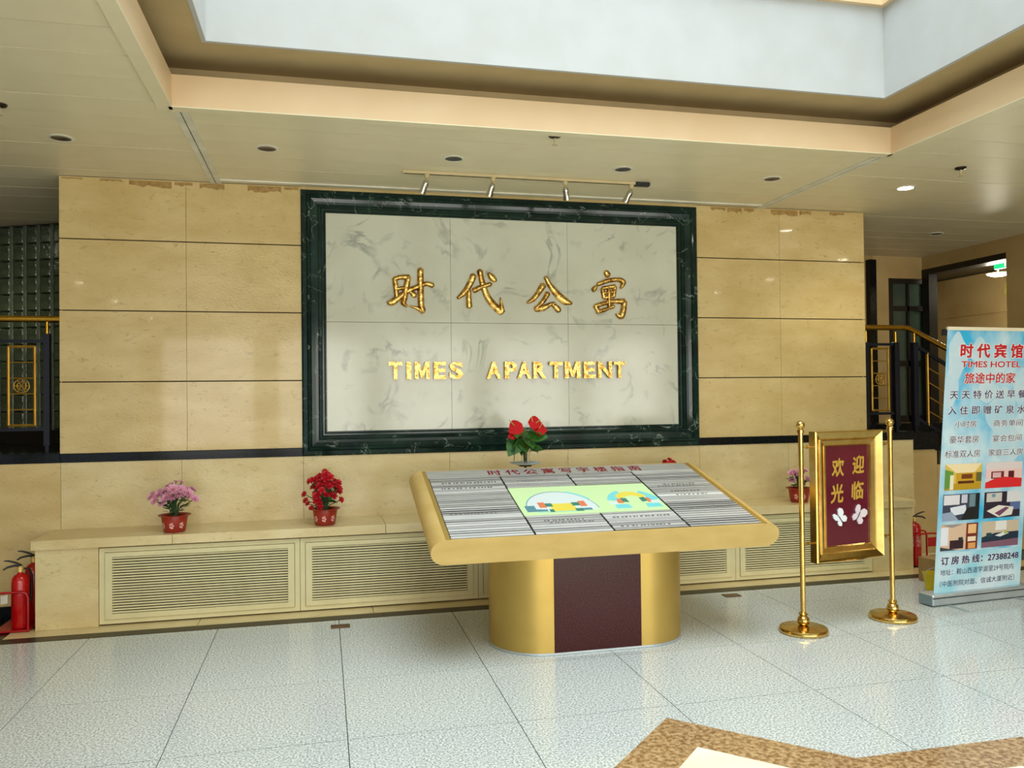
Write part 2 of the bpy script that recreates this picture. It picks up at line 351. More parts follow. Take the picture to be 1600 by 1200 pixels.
for i, (a, c, zz) in enumerate(((-1.86, -1.72, .012), (-1.6, -1.45, .02), (-1.4, -1.1, .05), (-1.08, -.95, .03), (-.9, -.72, .045), (-.55, -.3, .05), (-.28, -.17, .03), (3.36, 3.5, .03), (3.52, 3.66, .05), (3.68, 3.78, .035), (3.95, 4.22, .05), (4.24, 4.36, .04), (4.55, 4.7, .03))):
    n = 9; pts = []
    top = ZC-.012
    lo = [(a+(c-a)*k/n, top-zz*(.6+.5*random.random())) for k in range(n+1)]
    MB().prism(lo+[(c, top), (a, top)], lambda u, v, d: (u, d, v), -.0006, 0.001).build('water_stain', m_stain, wallb)
# lower wall, continues past the feature wall on both sides
wl = struct(box('wall_lower', (-4.5, 7.3, .03, .2, 0, 1.0), m_joint))
lx = [-4.5, -3.3, -2.6, -1.872, -1.04, -.147, 1.006, 2.015, 3.22, 4.09, 4.75, 5.402]
for a, c in zip(lx[:-1], lx[1:]): slab(a, c, 0, 1.0985, m_stone2 if a > -1.9 else m_stone, wl, gz=.0002)
for a, c, z in ((5.402, 5.672, 1.035), (5.672, 5.97, .855), (5.97, 6.27, .69), (6.27, 6.57, .53), (6.57, 6.87, .37), (6.87, 7.17, .2)):
    slab(a, c, 0, z, m_stone_dim, wl, gz=.0002, y0=.012)  # dimmer stone puts the shade on the stair side into its colour
for a, c in ((-4.5, -2.6), (-2.6, -1.876), (-1.874, -.155), (3.218, 4.09), (4.09, 5.402)):
    box('black_band', (a+.0008, c-.0008, -.006, .03, 1.099, ZB), m_black, wl)
box('baseboard', (-4.5, -1.9, -.015, 0, 0, .075), m_black, wl); box('baseboard', (5.02, 5.7, -.015, 0, 0, .03), m_stone2, wl)
# upper landing behind
land = struct(box('floor_upper_landing', (-8, 5.66, .031, 1.9, 1.0, ZB-.003), m_black))
box('upper_floor', (-8, 9.9, 1.9, 5.8, 1.0, ZB-.004), m_black, land)
for k in range(8):
    box('landing_kerb', (-4.6+k*1.3, -3.305+k*1.3, .031, .22, ZB-.003, ZB+.008), m_black, land) if -4.6+k*1.3 < 5.5 else None
st = struct(box('staircase_base', (5.66, 5.70, .03, 1.9, 0, 1.0), m_stone_dim))
for k in range(6):
    z = ZB-.16*(k+1); a = 5.672+.3*(k)
    box('stair_tread', (a-.02, a+.3, .0, 1.9, z-.012, z+.01), m_black, st)
    box('stair_riser', (a-.27, a, -.003, 1.9, z, z+.152), m_black, st) if k == 0 else box('stair_riser', (a-.2, a-.02, -.003, 1.9, z+.01, z+.148), m_black, st)
# ------------------------------------------------------------------ marble panel with moulded green frame
panel = thing('marble_panel', 'large white veined marble panel inside a dark green moulded marble frame', 'wall panel', (1.53, 0, 1.1))
px0, px1, pz0, pz1 = .036, 3.027, 1.289, 3.018
gx = [px0, 1.03, 2.03, px1]; gz = [pz0, 2.155, pz1]
for i in range(3):
    for j in range(2):
        box('marble_tile', (gx[i]+.0012, gx[i+1]-.0012, .004, .03, gz[j]+.0015, gz[j+1]-.0015), m_marble, panel)
prof = [(0, .03), (0, -.012), (.012, -.022), (.04, -.026), (.05, -.045), (.066, -.05), (.076, -.036), (.105, -.032), (.125, -.03), (.135, -.018), (.148, -.02), (.158, -.006), (.172, -.006), (.182, .004), (.1895, .004), (.1895, .03)]
FX0, FX1, FZ0, FZ1 = -.153, 3.216, 1.10, 3.192
def frame_side(name, p0, p1, q0, q1, prof, mat, par):
    """mitred moulding: outer edge p0->p1, inner edge q0->q1 ; prof (t 0..tmax, y)"""
    tm = prof[-1][0]; vs = []
    for a, bq in ((p0, q0), (p1, q1)):
        for t, y in prof:
            u = t/tm; vs.append((a[0]+(bq[0]-a[0])*u, y, a[1]+(bq[1]-a[1])*u))
    n = len(prof); fs = [(i, i+1, n+i+1, n+i) for i in range(n-1)]+[tuple(range(n-1, -1, -1)), tuple(range(n, 2*n))]
    MB().add(vs, fs).build(name, mat, par)
O = [(FX0, FZ0), (FX1, FZ0), (FX1, FZ1), (FX0, FZ1)]; Q = [(px0, pz0), (px1, pz0), (px1, pz1), (px0, pz1)]
for k in range(4): frame_side('green_moulding', O[k], O[(k+1) % 4], Q[k], Q[(k+1) % 4], prof, m_green, panel)

# gold characters: brush strokes traced as ribbons with a domed section
CX = lambda px: .513+(px-165)/(1505-165)*(2.553-.513)       # crop units -> wall x
def WX(a, b):   # crop of 440x220 px at (560,400), scale 3.636 -> wall plane metres
    X = 560+a/3.636; Y = 400+b/3.636
    d = wx+rx*((X-800)/1262.76)-ux*((Y-600)/1262.76); t = 6.538/d.y
    return d.x*t, 1.566+d.z*t
chars = [
 ('leftmost large gold Chinese brush character on the marble panel, upper row', [
  [(205, 128, 16), (212, 170, 17), (216, 215, 16), (218, 250, 12)], [(203, 132, 15), (240, 121, 15), (287, 122, 18)], [(283, 124, 18), (270, 190, 20), (262, 240, 18), (256, 268, 18), (276, 286, 8)],
  [(216, 188, 12), (262, 180, 12)], [(166, 262, 9), (185, 266, 20), (225, 240, 20), (275, 202, 17), (335, 176, 17), (385, 158, 15), (422, 168, 18)],
  [(352, 76, 20), (352, 140, 21), (354, 220, 20), (357, 285, 20), (370, 314, 16)], [(368, 316, 18), (335, 298, 12), (290, 284, 5)], [(292, 205, 8), (316, 222, 20), (306, 230, 8)]]),
 ('second large gold Chinese brush character from the left, upper row', [
  [(655, 110, 22), (630, 165, 20), (598, 212, 18), (563, 240, 9)], [(628, 195, 14), (627, 250, 18), (630, 290, 20)], [(655, 198, 18), (700, 176, 16), (752, 160, 14)],
  [(690, 84, 20), (696, 120, 18), (712, 180, 20), (740, 245, 22), (785, 296, 24), (815, 320, 22)], [(816, 318, 20), (812, 280, 12), (806, 238, 4)], [(738, 100, 12), (758, 122, 22), (778, 142, 14)]]),
 ('third large gold Chinese brush character from the left, upper row', [
  [(1050, 165, 22), (1020, 212, 18), (990, 248, 16), (958, 266, 7)], [(1062, 120, 14), (1090, 170, 18), (1135, 225, 24), (1175, 258, 24), (1210, 270, 10)],
  [(1076, 212, 18), (1050, 255, 15), (1008, 300, 12)], [(1005, 300, 20), (1050, 296, 20), (1095, 272, 12), (1118, 268, 8)], [(1098, 272, 10), (1125, 295, 20), (1140, 312, 18)]]),
 ('rightmost large gold Chinese brush character on the marble panel, upper row', [
  [(1405, 90, 18), (1418, 112, 22)], [(1350, 172, 10), (1338, 190, 18), (1336, 202, 10)], [(1358, 162, 14), (1420, 140, 15), (1480, 136, 16), (1505, 152, 18), (1488, 185, 8)],
  [(1384, 186, 14), (1396, 240, 16)], [(1384, 184, 12), (1458, 172, 14)], [(1456, 174, 15), (1448, 232, 14)], [(1390, 212, 10), (1452, 202, 10)], [(1396, 238, 12), (1450, 230, 12)], [(1420, 180, 12), (1424, 295, 14)],
  [(1344, 282, 16), (1366, 322, 16)], [(1344, 286, 15), (1430, 260, 16), (1510, 258, 20)], [(1510, 258, 19), (1506, 300, 20), (1492, 345, 20), (1462, 330, 6)], [(1372, 315, 14), (1415, 300, 13), (1450, 285, 14)]])]
def ribbon(b, pts, half, yb, h):
    """smooth brush stroke: pts (x,z), half widths; domed section rising h from wall at yb"""
    P = []
    n = len(pts)
    for i in range(n-1):      # catmull-rom subdivide
        p0, p1, p2, p3 = pts[max(i-1, 0)], pts[i], pts[i+1], pts[min(i+2, n-1)]
        for s in range(4):
            t = s/4
            f = lambda k: .5*((2*p1[k])+(-p0[k]+p2[k])*t+(2*p0[k]-5*p1[k]+4*p2[k]-p3[k])*t*t+(-p0[k]+3*p1[k]-3*p2[k]+p3[k])*t**3)
            P.append((f(0), f(1), f(2)))
    P.append(pts[-1])
    m = len(P); vs = []; fs = []
    # rounded ends
    a0 = P[0]; a1 = P[1]; L0 = math.hypot(a1[0]-a0[0], a1[1]-a0[1]); ext = a0[2]*.5
    P.insert(0, (a0[0]-(a1[0]-a0[0])/L0*ext, a0[1]-(a1[1]-a0[1])/L0*ext, a0[2]*.35))
    z0_, z1_ = P[-1], P[-2]; L1 = math.hypot(z1_[0]-z0_[0], z1_[1]-z0_[1]); ext = z0_[2]*.5
    P.append((z0_[0]-(z1_[0]-z0_[0])/L1*ext, z0_[1]-(z1_[1]-z0_[1])/L1*ext, z0_[2]*.35)); m = len(P)
    sec = [(-1, 0), (-.95, .55), (-.45, .95), (0, 1), (.45, .95), (.95, .55), (1, 0)]
    for i, (x, z, hw) in enumerate(P):
        q, r_ = P[max(i-1, 0)], P[min(i+1, m-1)]; dx, dz = r_[0]-q[0], r_[1]-q[1]; L_ = math.hypot(dx, dz) or 1; nx, nz = -dz/L_, dx/L_
        k = .7 if i in (0, m-1) else 1
        for u, v in sec: vs.append((x+nx*hw*u, yb-h*v*k, z+nz*hw*u))
    c = len(sec)
    for i in range(m-1):
        for j in range(c-1): fs.append((i*c+j, i*c+j+1, (i+1)*c+j+1, (i+1)*c+j))
    fs.append(tuple(range(c))); fs.append(tuple((m-1)*c+j for j in range(c-1, -1, -1)))
    b.add(vs, fs)
ppm = (WX(1505, 200)[0]-WX(165, 200)[0])/(1505-165)
for label, strokes in chars:
    b = MB(); k = 0
    for stx in strokes:
        pts = []
        for a, c, wd in stx: X, Z = WX(a, c); pts.append((X, Z, wd*ppm*.88))
        ribbon(b, pts, None, .003, .022+.0025*(k % 3)); k += 1
    o = b.build('gold_character', m_goldl, smooth=50)
    tag(o, label, 'sign character', 'gold Chinese characters on the marble panel')
word1 = [('T', 170, 248), ('I', 272, 298), ('M', 318, 402), ('E', 426, 496), ('S', 514, 592)]
word2 = [('A', 726, 806), ('P', 828, 896), ('A', 900, 976), ('R', 990, 1062), ('T', 1080, 1155), ('M', 1168, 1256), ('E', 1275, 1340), ('N', 1356, 1434), ('T', 1446, 1510)]
lb = {('w2', 0): 'first letter A, beginning the word APARTMENT', ('w2', 2): 'second letter A, after the P of APARTMENT', ('w2', 4): 'middle letter T, between R and M of APARTMENT', ('w2', 8): 'last letter T at the right end of APARTMENT'}
for wn, wd in (('w1', word1), ('w2', word2)):
    for i, (ch, a, c) in enumerate(wd):
        if ch == 'M':
            mp_ = [(0, 0), (.24, 0), (.24, .58), (.42, .08), (.58, .08), (.76, .58), (.76, 0), (1, 0), (1, 1), (.72, 1), (.5, .42), (.28, 1), (0, 1)]
            mo_ = MB().prism(mp_, lambda a_, c_, d_: (a_, c_, d_), -.016, .016).build('m', m_goldl); me = mo_.data; me.materials.clear(); bpy.data.objects.remove(mo_)
        else: me = textmesh(ch, offset=.035, extrude=.016)
        xa, xb = WX(a, 650)[0], WX(c, 650)[0]
        fit(me, xa, xb, 1.696, 1.836, 1, lambda x, y, z: (x, -.0135-z, y))
        bm = bmesh.new(); bm.from_mesh(me); bmesh.ops.remove_doubles(bm, verts=bm.verts, dist=1e-5); bmesh.ops.recalc_face_normals(bm, faces=bm.faces); bm.to_mesh(me); bm.free()
        o = bpy.data.objects.new('gold_letter', me); COL.objects.link(o); me.materials.append(m_goldl)
        t = lb.get((wn, i)) or 'letter %s of the word %s' % (ch, 'TIMES' if wn == 'w1' else 'APARTMENT')
        tag(o, 'gold raised '+t+' on marble panel', 'sign letter', 'gold letters on the marble panel')

# ------------------------------------------------------------------ ledge / bench with grilles
led = thing('stone_ledge', 'long cream stone ledge running below the marble panel', 'ledge', (1.55, -.23, 0))
sx = [-1.925, -1.03, .45, 1.9, 3.3, 4.4, 5.02]
for a, c in zip(sx[:-1], sx[1:]): box('top_slab', (a+.001, c-.001, -.48, -.001, .545, .611), m_stone2, led, bevel=.003)
box('pier', (-1.9, -1.508, -.462, -.002, .002, .545), m_stone2, led); box('pier', (4.60, 5.0, -.462, -.002, .002, .545), m_stone2, led)
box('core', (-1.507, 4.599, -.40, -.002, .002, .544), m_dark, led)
gxs = [(-1.505, -.168), (-.165, 1.147), (1.15, 2.25), (2.253, 3.305), (3.308, 4.597)]
gl = ['louvred grille at the left end of the stone ledge', 'second louvred grille from the left, under the red flowers', 'middle louvred grille hidden behind the directory table', 'louvred grille seen right of the table pedestal', 'louvred grille at the right end, behind the welcome sign']
for (a, c), lab in zip(gxs, gl):
    g = thing('ventilation_grille', 'cream metal '+lab, 'grille', ((a+c)/2, -.44, 0), group='grilles in the ledge front')
    z0, z1 = .012, .535
    ym = -.452
    b = MB().box(a, a+.035, ym, -.402, z0, z1).box(c-.035, c, ym, -.402, z0, z1).box(a+.035, c-.035, ym, -.402, z1-.03, z1).box(a+.035, c-.035, ym, -.402, z0, z0+.03)
    b.build('outer_frame', m_grille, g)
    a2, c2, zz0, zz1 = a+.038, c-.038, z0+.033, z1-.033
    b = MB(); yf = -.46
    b.box(a2, a2+.045, yf, -.41, zz0, zz1).box(c2-.045, c2, yf, -.41, zz0, zz1).box(a2+.045, c2-.045, yf, -.41, zz1-.03, zz1).box(a2+.045, c2-.045, yf, -.41, zz0, zz0+.035)
    b.build('inner_frame', m_grille, g)
    s0, s1 = zz0+.035, zz1-.03; ns = 21; pitch = (s1-s0)/ns
    w2 = (c2-a2)-.09
    first = None
    for k in range(ns):
        zc = s0+pitch*(k+.5)
        if first is None:
            # blade sloping down to the front
            hb = pitch*.29
            bb = MB().add([(-w2/2, -.014, -hb), (w2/2, -.014, -hb), (w2/2, -.014, hb*.9), (-w2/2, -.014, hb*.9), (-w2/2, -.006, -hb*.6), (w2/2, -.006, -hb*.6), (w2/2, -.006, hb*1.1), (-w2/2, -.006, hb*1.1)],
                          [(0, 1, 2, 3), (4, 7, 6, 5), (0, 4, 5, 1), (3, 2, 6, 7), (0, 3, 7, 4), (1, 5, 6, 2)])
            first = bb.build('slat', m_grille, g, world=False); o = first
        else: o = inst(first, 'slat', (0, 0, 0), g)
        o.location = Vector(((a+c)/2, -.438, zc))-g.location
# ------------------------------------------------------------------ directory table
tab = thing('directory_table', 'brass directory table with sloping steel name-strip top on a pedestal', 'table', (1.65, -1.5, 0))
TH = math.atan2(.285, 1.12)
def TP(u, v, w_): return (u, -2.0+v*math.cos(TH)-w_*math.sin(TH), .745+v*math.sin(TH)+w_*math.cos(TH))
VL = 1.156
def tbox(name, u0, u1, v0, v1, w0, w1, m, par, bevel=0):
    return MB().prism([(u0, v0), (u1, v0), (u1, v1), (u0, v1)], TP, w0, w1).build(name, m, par, bevel=bevel)
top = tbox('top_housing', .672, 2.69, .006, VL, -.15, -.004, m_brass, tab)
tbox('front_apron', .672, 2.69, -.004, .006, -.15, .002, m_brass, tab); tbox('rear_apron', .672, 2.69, VL, VL+.01, -.15, .002, m_brass, tab)
for u, s in ((.672, -1), (2.69, 1)):
    pts = [(u+s*.085*math.sin(R(a)), -.074+.076*math.cos(R(a))) for a in range(0, 181, 12)]
    n = len(pts); vs = [TP(a, -.004, c) for a, c in pts]+[TP(a, VL+.01, c) for a, c in pts]
    MB().add(vs, [tuple(range(n)), tuple(range(2*n-1, n-1, -1))]+[(i, i+1, n+i+1, n+i) for i in range(n-1)]+[(n-1, 0, n, 2*n-1)]).build('end_cap', m_brass, tab, smooth=40)
for u0, u1 in ((.672, .7), (2.655, 2.69)): tbox('top_rim', u0, u1, 0, VL, -.004, .002, m_brass_b, tab)
sp = tbox('directory_panel', .70, 2.655, .0, VL, -.004, -.001, m_blackp, tab); sp['label'] = 'black backing of the name strips'
hd = tbox('header_plate', .70, 2.655, 1.012, VL-.004, -.001, .002, m_steel, tab)
me = boldmesh('时 代 公 寓 写 字 楼 指 南', .022, 6, 2)
fit(me, 1.13, 2.275, 1.03, 1.135, 0, lambda x, y, z: TP(x, y, .0025))
hdl = join([me], 'red_title', [m_redp], [0], tab); 
for v in hdl.data.vertices: v.co = Vector(v.co)-Vector(tab.location)
strips = []
def column(u0, u1, v0, v1, n, special=()):
    p_ = (v1-v0)/n
    for k in range(n):
        v = v0+p_*k
        tilt = random.uniform(-.0022, .0022)
        mm = m_steel if random.random() < .6 else m_steel_l
        if k in special: mm = m_steel_w
        def F(a, c, d, tilt=tilt): return TP(a, c, d+(tilt if (c-v) > p_*.5 else -tilt))
        o = MB().prism([(u0+.004, v+.0045), (u1-.004, v+.0045), (u1-.004, v+p_-.0045), (u0+.004, v+p_-.0045)], F, .0022, .005).build('name_strip', mm, tab)
        if k in special: o['label'] = 'bright white name strip'
        if random.random() < .14 or k in special:
            b = MB(); u = u0+.05+random.random()*.1; ue = u1-.05-random.random()*.12
            while u < ue:
                wd = random.uniform(.008, .018); b.prism([(u, v+p_*.3), (u+wd, v+p_*.3), (u+wd, v+p_*.68), (u, v+p_*.68)], F, .0052, .0056); u += wd+random.uniform(.004, .02)
            b.build('faint_print', m_fprint, o)
column(.70, 1.195, .006, 1.01, 30); column(2.172, 2.655, .006, 1.01, 30, (15,))
column(1.2, 1.682, .77, 1.01, 7); column(1.687, 2.167, .77, 1.01, 7); column(1.2, 1.682, .006, .285, 8); column(1.687, 2.167, .006, .285, 8)
scr = tbox('map_screen', 1.203, 2.163, .29, .765, -.001, .004, m_scr, tab); scr['label'] = 'backlit pale green floor map screen'
def poly(pts, m, h=.0046): return (pts, m, h)
def arc(cu, cv, r0, r1, a0, a1, n=10, sq=1.0):
    return [(cu+r1*math.cos(R(a0+(a1-a0)*k/n)), cv+sq*r1*math.sin(R(a0+(a1-a0)*k/n))) for k in range(n+1)]+[(cu+r0*math.cos(R(a1-(a1-a0)*k/n)), cv+sq*r0*math.sin(R(a1-(a1-a0)*k/n))) for k in range(n+1)]
maps = [(m_mcyan, [(1.30, .335), (1.60, .335), (1.60, .325), (1.30, .325)]), (m_mline, arc(1.478, .37, .0, .238, 0, 180, 16, 1.28)), (m_mwhite, arc(1.478, .372, .0, .23, 0, 180, 16, 1.26)), (m_mwhite, [(1.33, .34), (1.70, .34), (1.70, .38), (1.33, .38)]),
        (m_mcyan, arc(1.478, .37, .232, .25, 28, 70, 6, 1.26)), (m_mblue, [(1.235, .34), (1.37, .34), (1.37, .37), (1.30, .38), (1.30, .44), (1.235, .44)]),
        (m_myel, [(1.40, .335), (1.56, .335), (1.56, .46), (1.40, .46)]), (m_mor, [(1.33, .40), (1.375, .40), (1.375, .49), (1.33, .49)]), (m_mor, [(1.60, .40), (1.645, .40), (1.645, .49), (1.60, .49)]),
        (m_mgrn, [(1.375, .415), (1.42, .415), (1.42, .47), (1.375, .47)]), (m_mgrn, [(1.55, .415), (1.6, .415), (1.6, .47), (1.55, .47)]), (m_mgrn, [(1.38, .325), (1.41, .325), (1.41, .37), (1.38, .37)]), (m_mgrn, [(1.55, .325), (1.60, .325), (1.60, .37), (1.55, .37)]), (m_mblue, [(1.6, .335), (1.66, .335), (1.66, .37), (1.6, .37)]),
        (m_mcyan, arc(1.985, .42, .12, .185, 110, 165, 8, 1.25)), (m_mcyan, arc(1.985, .42, .12, .185, 12, 62, 8, 1.25)), (m_myel, arc(1.985, .42, .085, .135, 35, 145, 10, 1.45)), (m_mor, arc(1.985, .42, .085, .125, 145, 180, 4, 1.2)), (m_mor, arc(1.985, .42, .085, .125, 0, 35, 4, 1.2)),
        (m_mgrn, [(1.90, .44), (1.94, .43), (1.94, .50), (1.90, .51)]), (m_mgrn, [(2.03, .43), (2.07, .44), (2.07, .51), (2.03, .5)]), (m_mcyan, [(1.82, .335), (1.93, .335), (1.92, .40), (1.83, .40)]), (m_mcyan, [(2.03, .335), (2.14, .335), (2.13, .40), (2.04, .40)]), (m_mwhite, [(1.80, .40), (1.86, .40), (1.86, .45), (1.80, .45)]), (m_mwhite, [(2.09, .40), (2.15, .40), (2.15, .45), (2.09, .45)])]
mm_ = []; b = MB()
for k, (mt, pts) in enumerate(maps):
    if mt not in mm_: mm_.append(mt)
    vs = [TP(a, c, .0043+.00006*k) for a, c in pts]
    n = len(pts)
    if n > 8 and n % 2 == 0:   # arc strip as quads
        h = n//2; b.add(vs, [(i, i+1, n-2-i, n-1-i) for i in range(h-1)], mm_.index(mt))
    else: b.add(vs, [tuple(range(n))], mm_.index(mt))
b.build('floor_map', mm_, tab)
# base
def zt_(y): return .745+math.tan(TH)*(y+2.0)-.152
YC, RB = -1.54, .32
XL, XR = 1.335, 1.955
def shell(pts, name, m, th=.012):
    """open wall along plan pts, z 0.012..slanted top; inner offset ignored -> closed solid via thickness to centre"""
    n = len(pts); c = Vector((1.65, YC, 0)); vs = []
    for x, y in pts: vs.append((x, y, .014)); vs.append((x, y, zt_(y)))
    for x, y in pts:
        d = Vector((x, y, 0))-Vector((min(max(x, XL), XR), YC, 0)); d = d.normalized()*th if d.length > 0 else d
        vs.append((x-d.x, y-d.y, .014)); vs.append((x-d.x, y-d.y, zt_(y)))
    fs = []
    for i in range(n-1):
        a = 2*i; o_ = 2*n
        fs += [(a, a+2, a+3, a+1), (o_+a, o_+a+1, o_+a+3, o_+a+2), (a+1, a+3, o_+a+3, o_+a+1), (a, o_+a, o_+a+2, a+2)]
    fs += [(0, 1, 2*n+1, 2*n), (2*n-2, 4*n-2, 4*n-1, 2*n-1)]
    return MB().add(vs, fs).build(name, m, tab, smooth=35)
shell([(1.343, YC-RB)]+[(XL-RB*math.sin(R(a)), YC-RB*math.cos(R(a))) for a in range(0, 181, 8)]+[(1.343, YC+RB)], 'brass_panel', m_brass_b)
shell([(1.9, YC-RB), (XR, YC-RB)]+[(XR+RB*math.sin(R(a)), YC-RB*math.cos(R(a))) for a in range(4, 181, 8)]+[(1.9, YC+RB)], 'brass_panel', m_brass_b)
MB().prism([(1.345, YC-RB-.004), (1.898, YC-RB-.004), (1.898, YC-RB+.02), (1.345, YC-RB+.02)], fl, .012, zt_(YC-RB)+.001).build('granite_panel', m_granite, tab)
MB().prism([(1.345, YC+RB-.02), (1.898, YC+RB-.02), (1.898, YC+RB+.004), (1.345, YC+RB+.004)], fl, .012, zt_(YC+RB-.02)-.001).build('granite_panel', m_granite, tab)
pl = [(XL-.327*math.sin(R(a)), YC-.327*math.cos(R(a))) for a in range(0, 181, 8)]+[(XR+.327*math.sin(R(a)), YC-.327*math.cos(R(a))) for a in range(180, -1, -8)]
MB().prism(pl, fl, 0.0017, .014).build('base_trim', m_alu, tab)

# ------------------------------------------------------------------ welcome sign stand
ws = thing('welcome_sign_stand', 'brass two-post stand holding a framed maroon welcome board with butterflies', 'sign', (3.415, -1.775, 0), R(8.5))
def L(b, name, m, smooth=0, bevel=0, parent=None): return b.build(name, m, parent or ws, smooth=smooth, bevel=bevel, world=False)
for s in (-.385, .385):
    L(MB().lathe([(0.001, 0.001), (.15, 0.001), (.155, .008), (.155, .02), (.148, .032), (.06, .04), (.03, .046), (.001, .046)], (s, 0, 0), 40), 'base_disc', m_gold, 40)
    L(MB().lathe([(.02, .044), (.036, .056), (.04, .075), (.034, .095), (.022, .105), (.026, .112), (.03, .12), (.02, .13)], (s, 0, 0), 24), 'collar', m_gold, 50)
    L(MB().lathe([(.0165, .13), (.0165, 1.29), (.021, 1.292), (.021, 1.312), (.012, 1.318), (.013, 1.322)], (s, 0, 0), 20), 'pole', m_gold, 40)
    L(MB().lathe([(.001+.0275*math.sin(R(a)), 1.345-.0275*math.cos(R(a))) for a in range(0, 181, 15)], (s, 0, 0), 20), 'ball_finial', m_gold, 60)
    for z in (.57, 1.2):
        L(MB().tube([(s*.96, 0, z), (s*.75, 0, z)], .007, 8).tube([(s*.88, 0, z), (s*.85, 0, z)], .012, 10), 'connector', m_gold, 40)
fw, fz0, fz1 = .29, .437, 1.298
fpr = [(0, .03), (0, -.028), (.008, -.034), (.018, -.03), (.05, -.014), (.056, -.02), (.062, -.014), (.09, -.008), (.096, -.016), (.102, -.004), (.102, .03)]
Oq = [(-fw, fz0), (fw, fz0), (fw, fz1), (-fw, fz1)]; d = .102; Qq = [(-fw+d, fz0+d), (fw-d, fz0+d), (fw-d, fz1-d), (-fw+d, fz1-d)]
for k in range(4):
    tm = d; vs = []
    for a, q in ((Oq[k], Qq[k]), (Oq[(k+1) % 4], Qq[(k+1) % 4])):
        for t, y in fpr: u = t/tm; vs.append((a[0]+(q[0]-a[0])*u, y, a[1]+(q[1]-a[1])*u))
    n = len(fpr)
    L(MB().add(vs, [(i, i+1, n+i+1, n+i) for i in range(n-1)]+[(n-1, 0, n, 2*n-1), tuple(range(n-1, -1, -1)), tuple(range(n, 2*n))]), 'frame_side', m_gold)
bd = L(MB().box(-fw+d-.005, fw-d+.005, 0, .012, fz0+d-.005, fz1-d+.005), 'maroon_board', m_maroon)
for ch, x, z in (('欢', -.088, 1.06), ('迎', .088, 1.062), ('光', -.088, .888), ('临', .088, .89)):
    me = boldmesh(ch, .03, 8, 3, .01)
    hx, hz = (.052, .062) if ch != '光' else (.054, .064)
    fit(me, x-hx, x+hx, z-hz, z+hz, .01, lambda a, c, z_: (a+(c-.9)*.06, -.0025-z_*1, c+(a)*.06))
    o = join([me], 'gold_character', [m_goldp], [0], ws)
def butterfly(cx_, cz_, s, rot, m):
    b = MB()
    wings = [[(0, .05), (.12, .6), (.4, 1.0), (.8, 1.0), (1.0, .7), (.9, .25), (.5, -.02)], [(0, 0), (.5, -.02), (.85, -.2), (.88, -.6), (.5, -.85), (.15, -.6)]]
    for sg in (1, -1):
        for wp in wings:
            pts = []
            for a, c in wp:
                a *= sg*(.7 if sg < 0 else 1); x = (a*math.cos(rot)-c*math.sin(rot))*s; z = (a*math.sin(rot)+c*math.cos(rot))*s; pts.append((cx_+x, cz_+z))
            if sg < 0: pts = pts[::-1]
            b.prism(pts, lambda u, v, d_: (u, d_, v), -.003, -.012)
    o = L(b, 'paper_butterfly', m); bb = MB().tube([(cx_-math.sin(rot+.0)*-.35*s, -.013, cz_-.35*s*math.cos(rot)), (cx_-math.sin(rot)*.35*s, -.013, cz_+.35*s*math.cos(rot))], .003, 6)
    L(bb, 'body', m_blackp, parent=o)
butterfly(-.075, .715, .056, R(38), m_halo); butterfly(.085, .73, .062, R(-32), M('pale_pink', srgb(222, 208, 214), .4))

# ------------------------------------------------------------------ roll-up banner
rb = thing('roll_up_banner', 'tall roll-up hotel banner with sky blue print and six room photographs', 'banner', (4.255, -1.5, 0), R(4.5))
BW, BH = .82, 1.945
LEAN = R(5.0)
def BP(s, t, w_=0): return (.06+s, -.0-(BH-t)*math.sin(LEAN)-w_, .062+(BH-t)*math.cos(LEAN))    # s from left, t from top
def bprint(name, meshes, mats, idx): return join(meshes, name, mats, idx, rb)
L(MB().box(0, .94, -.055, .075, .006, .085), 'cassette', m_alu, bevel=.008, parent=rb)
L(MB().box(-.006, 0, -.05, .07, .01, .08), 'end_plate', M('grey_plastic', srgb(120, 138, 142), .4), parent=rb)
L(MB().box(.0, .94, -.058, -.055, .058, .064), 'cassette_groove', m_blackp, parent=rb)
for x in (.14, .78): 
    L(MB().box(x-.012, x+.012, -.22, .05, .001, .006), 'foot', m_alu, parent=rb)
L(MB().tube([(.47, .06, .08), (.47, .05, 1.99)], .007, 8), 'support_pole', m_alu, parent=rb)
L(MB().prism([(-.004, -.012), (BW+.004, -.012), (BW+.004, .012), (-.004, .012)], lambda a, c, d_: BP(a, c, d_), -.008, .008), 'top_rail', M('cream_rail', srgb(235, 225, 195), .4), parent=rb)
L(MB().prism([(-.035, .004), (.0, .004), (.0, .05), (-.035, .05)], lambda a, c, d_: BP(a, c, d_), -.02, -.004), 'rail_end_clip', m_blackp, parent=rb)
sheet = L(MB().prism([(0, 0), (0, BH), (BW, BH), (BW, 0)], lambda a, c, d_: BP(a, c, d_), 0.0, -.0015), 'printed_sheet', m_sky, parent=rb)
b = MB(); b.add([BP(.0, 1.63, .0006), BP(BW, 1.63, .0006), BP(BW, BH, .0006), BP(0, BH, .0006)], [(0, 1, 2, 3)]); L(b, 'pale_print', m_pale, parent=rb)
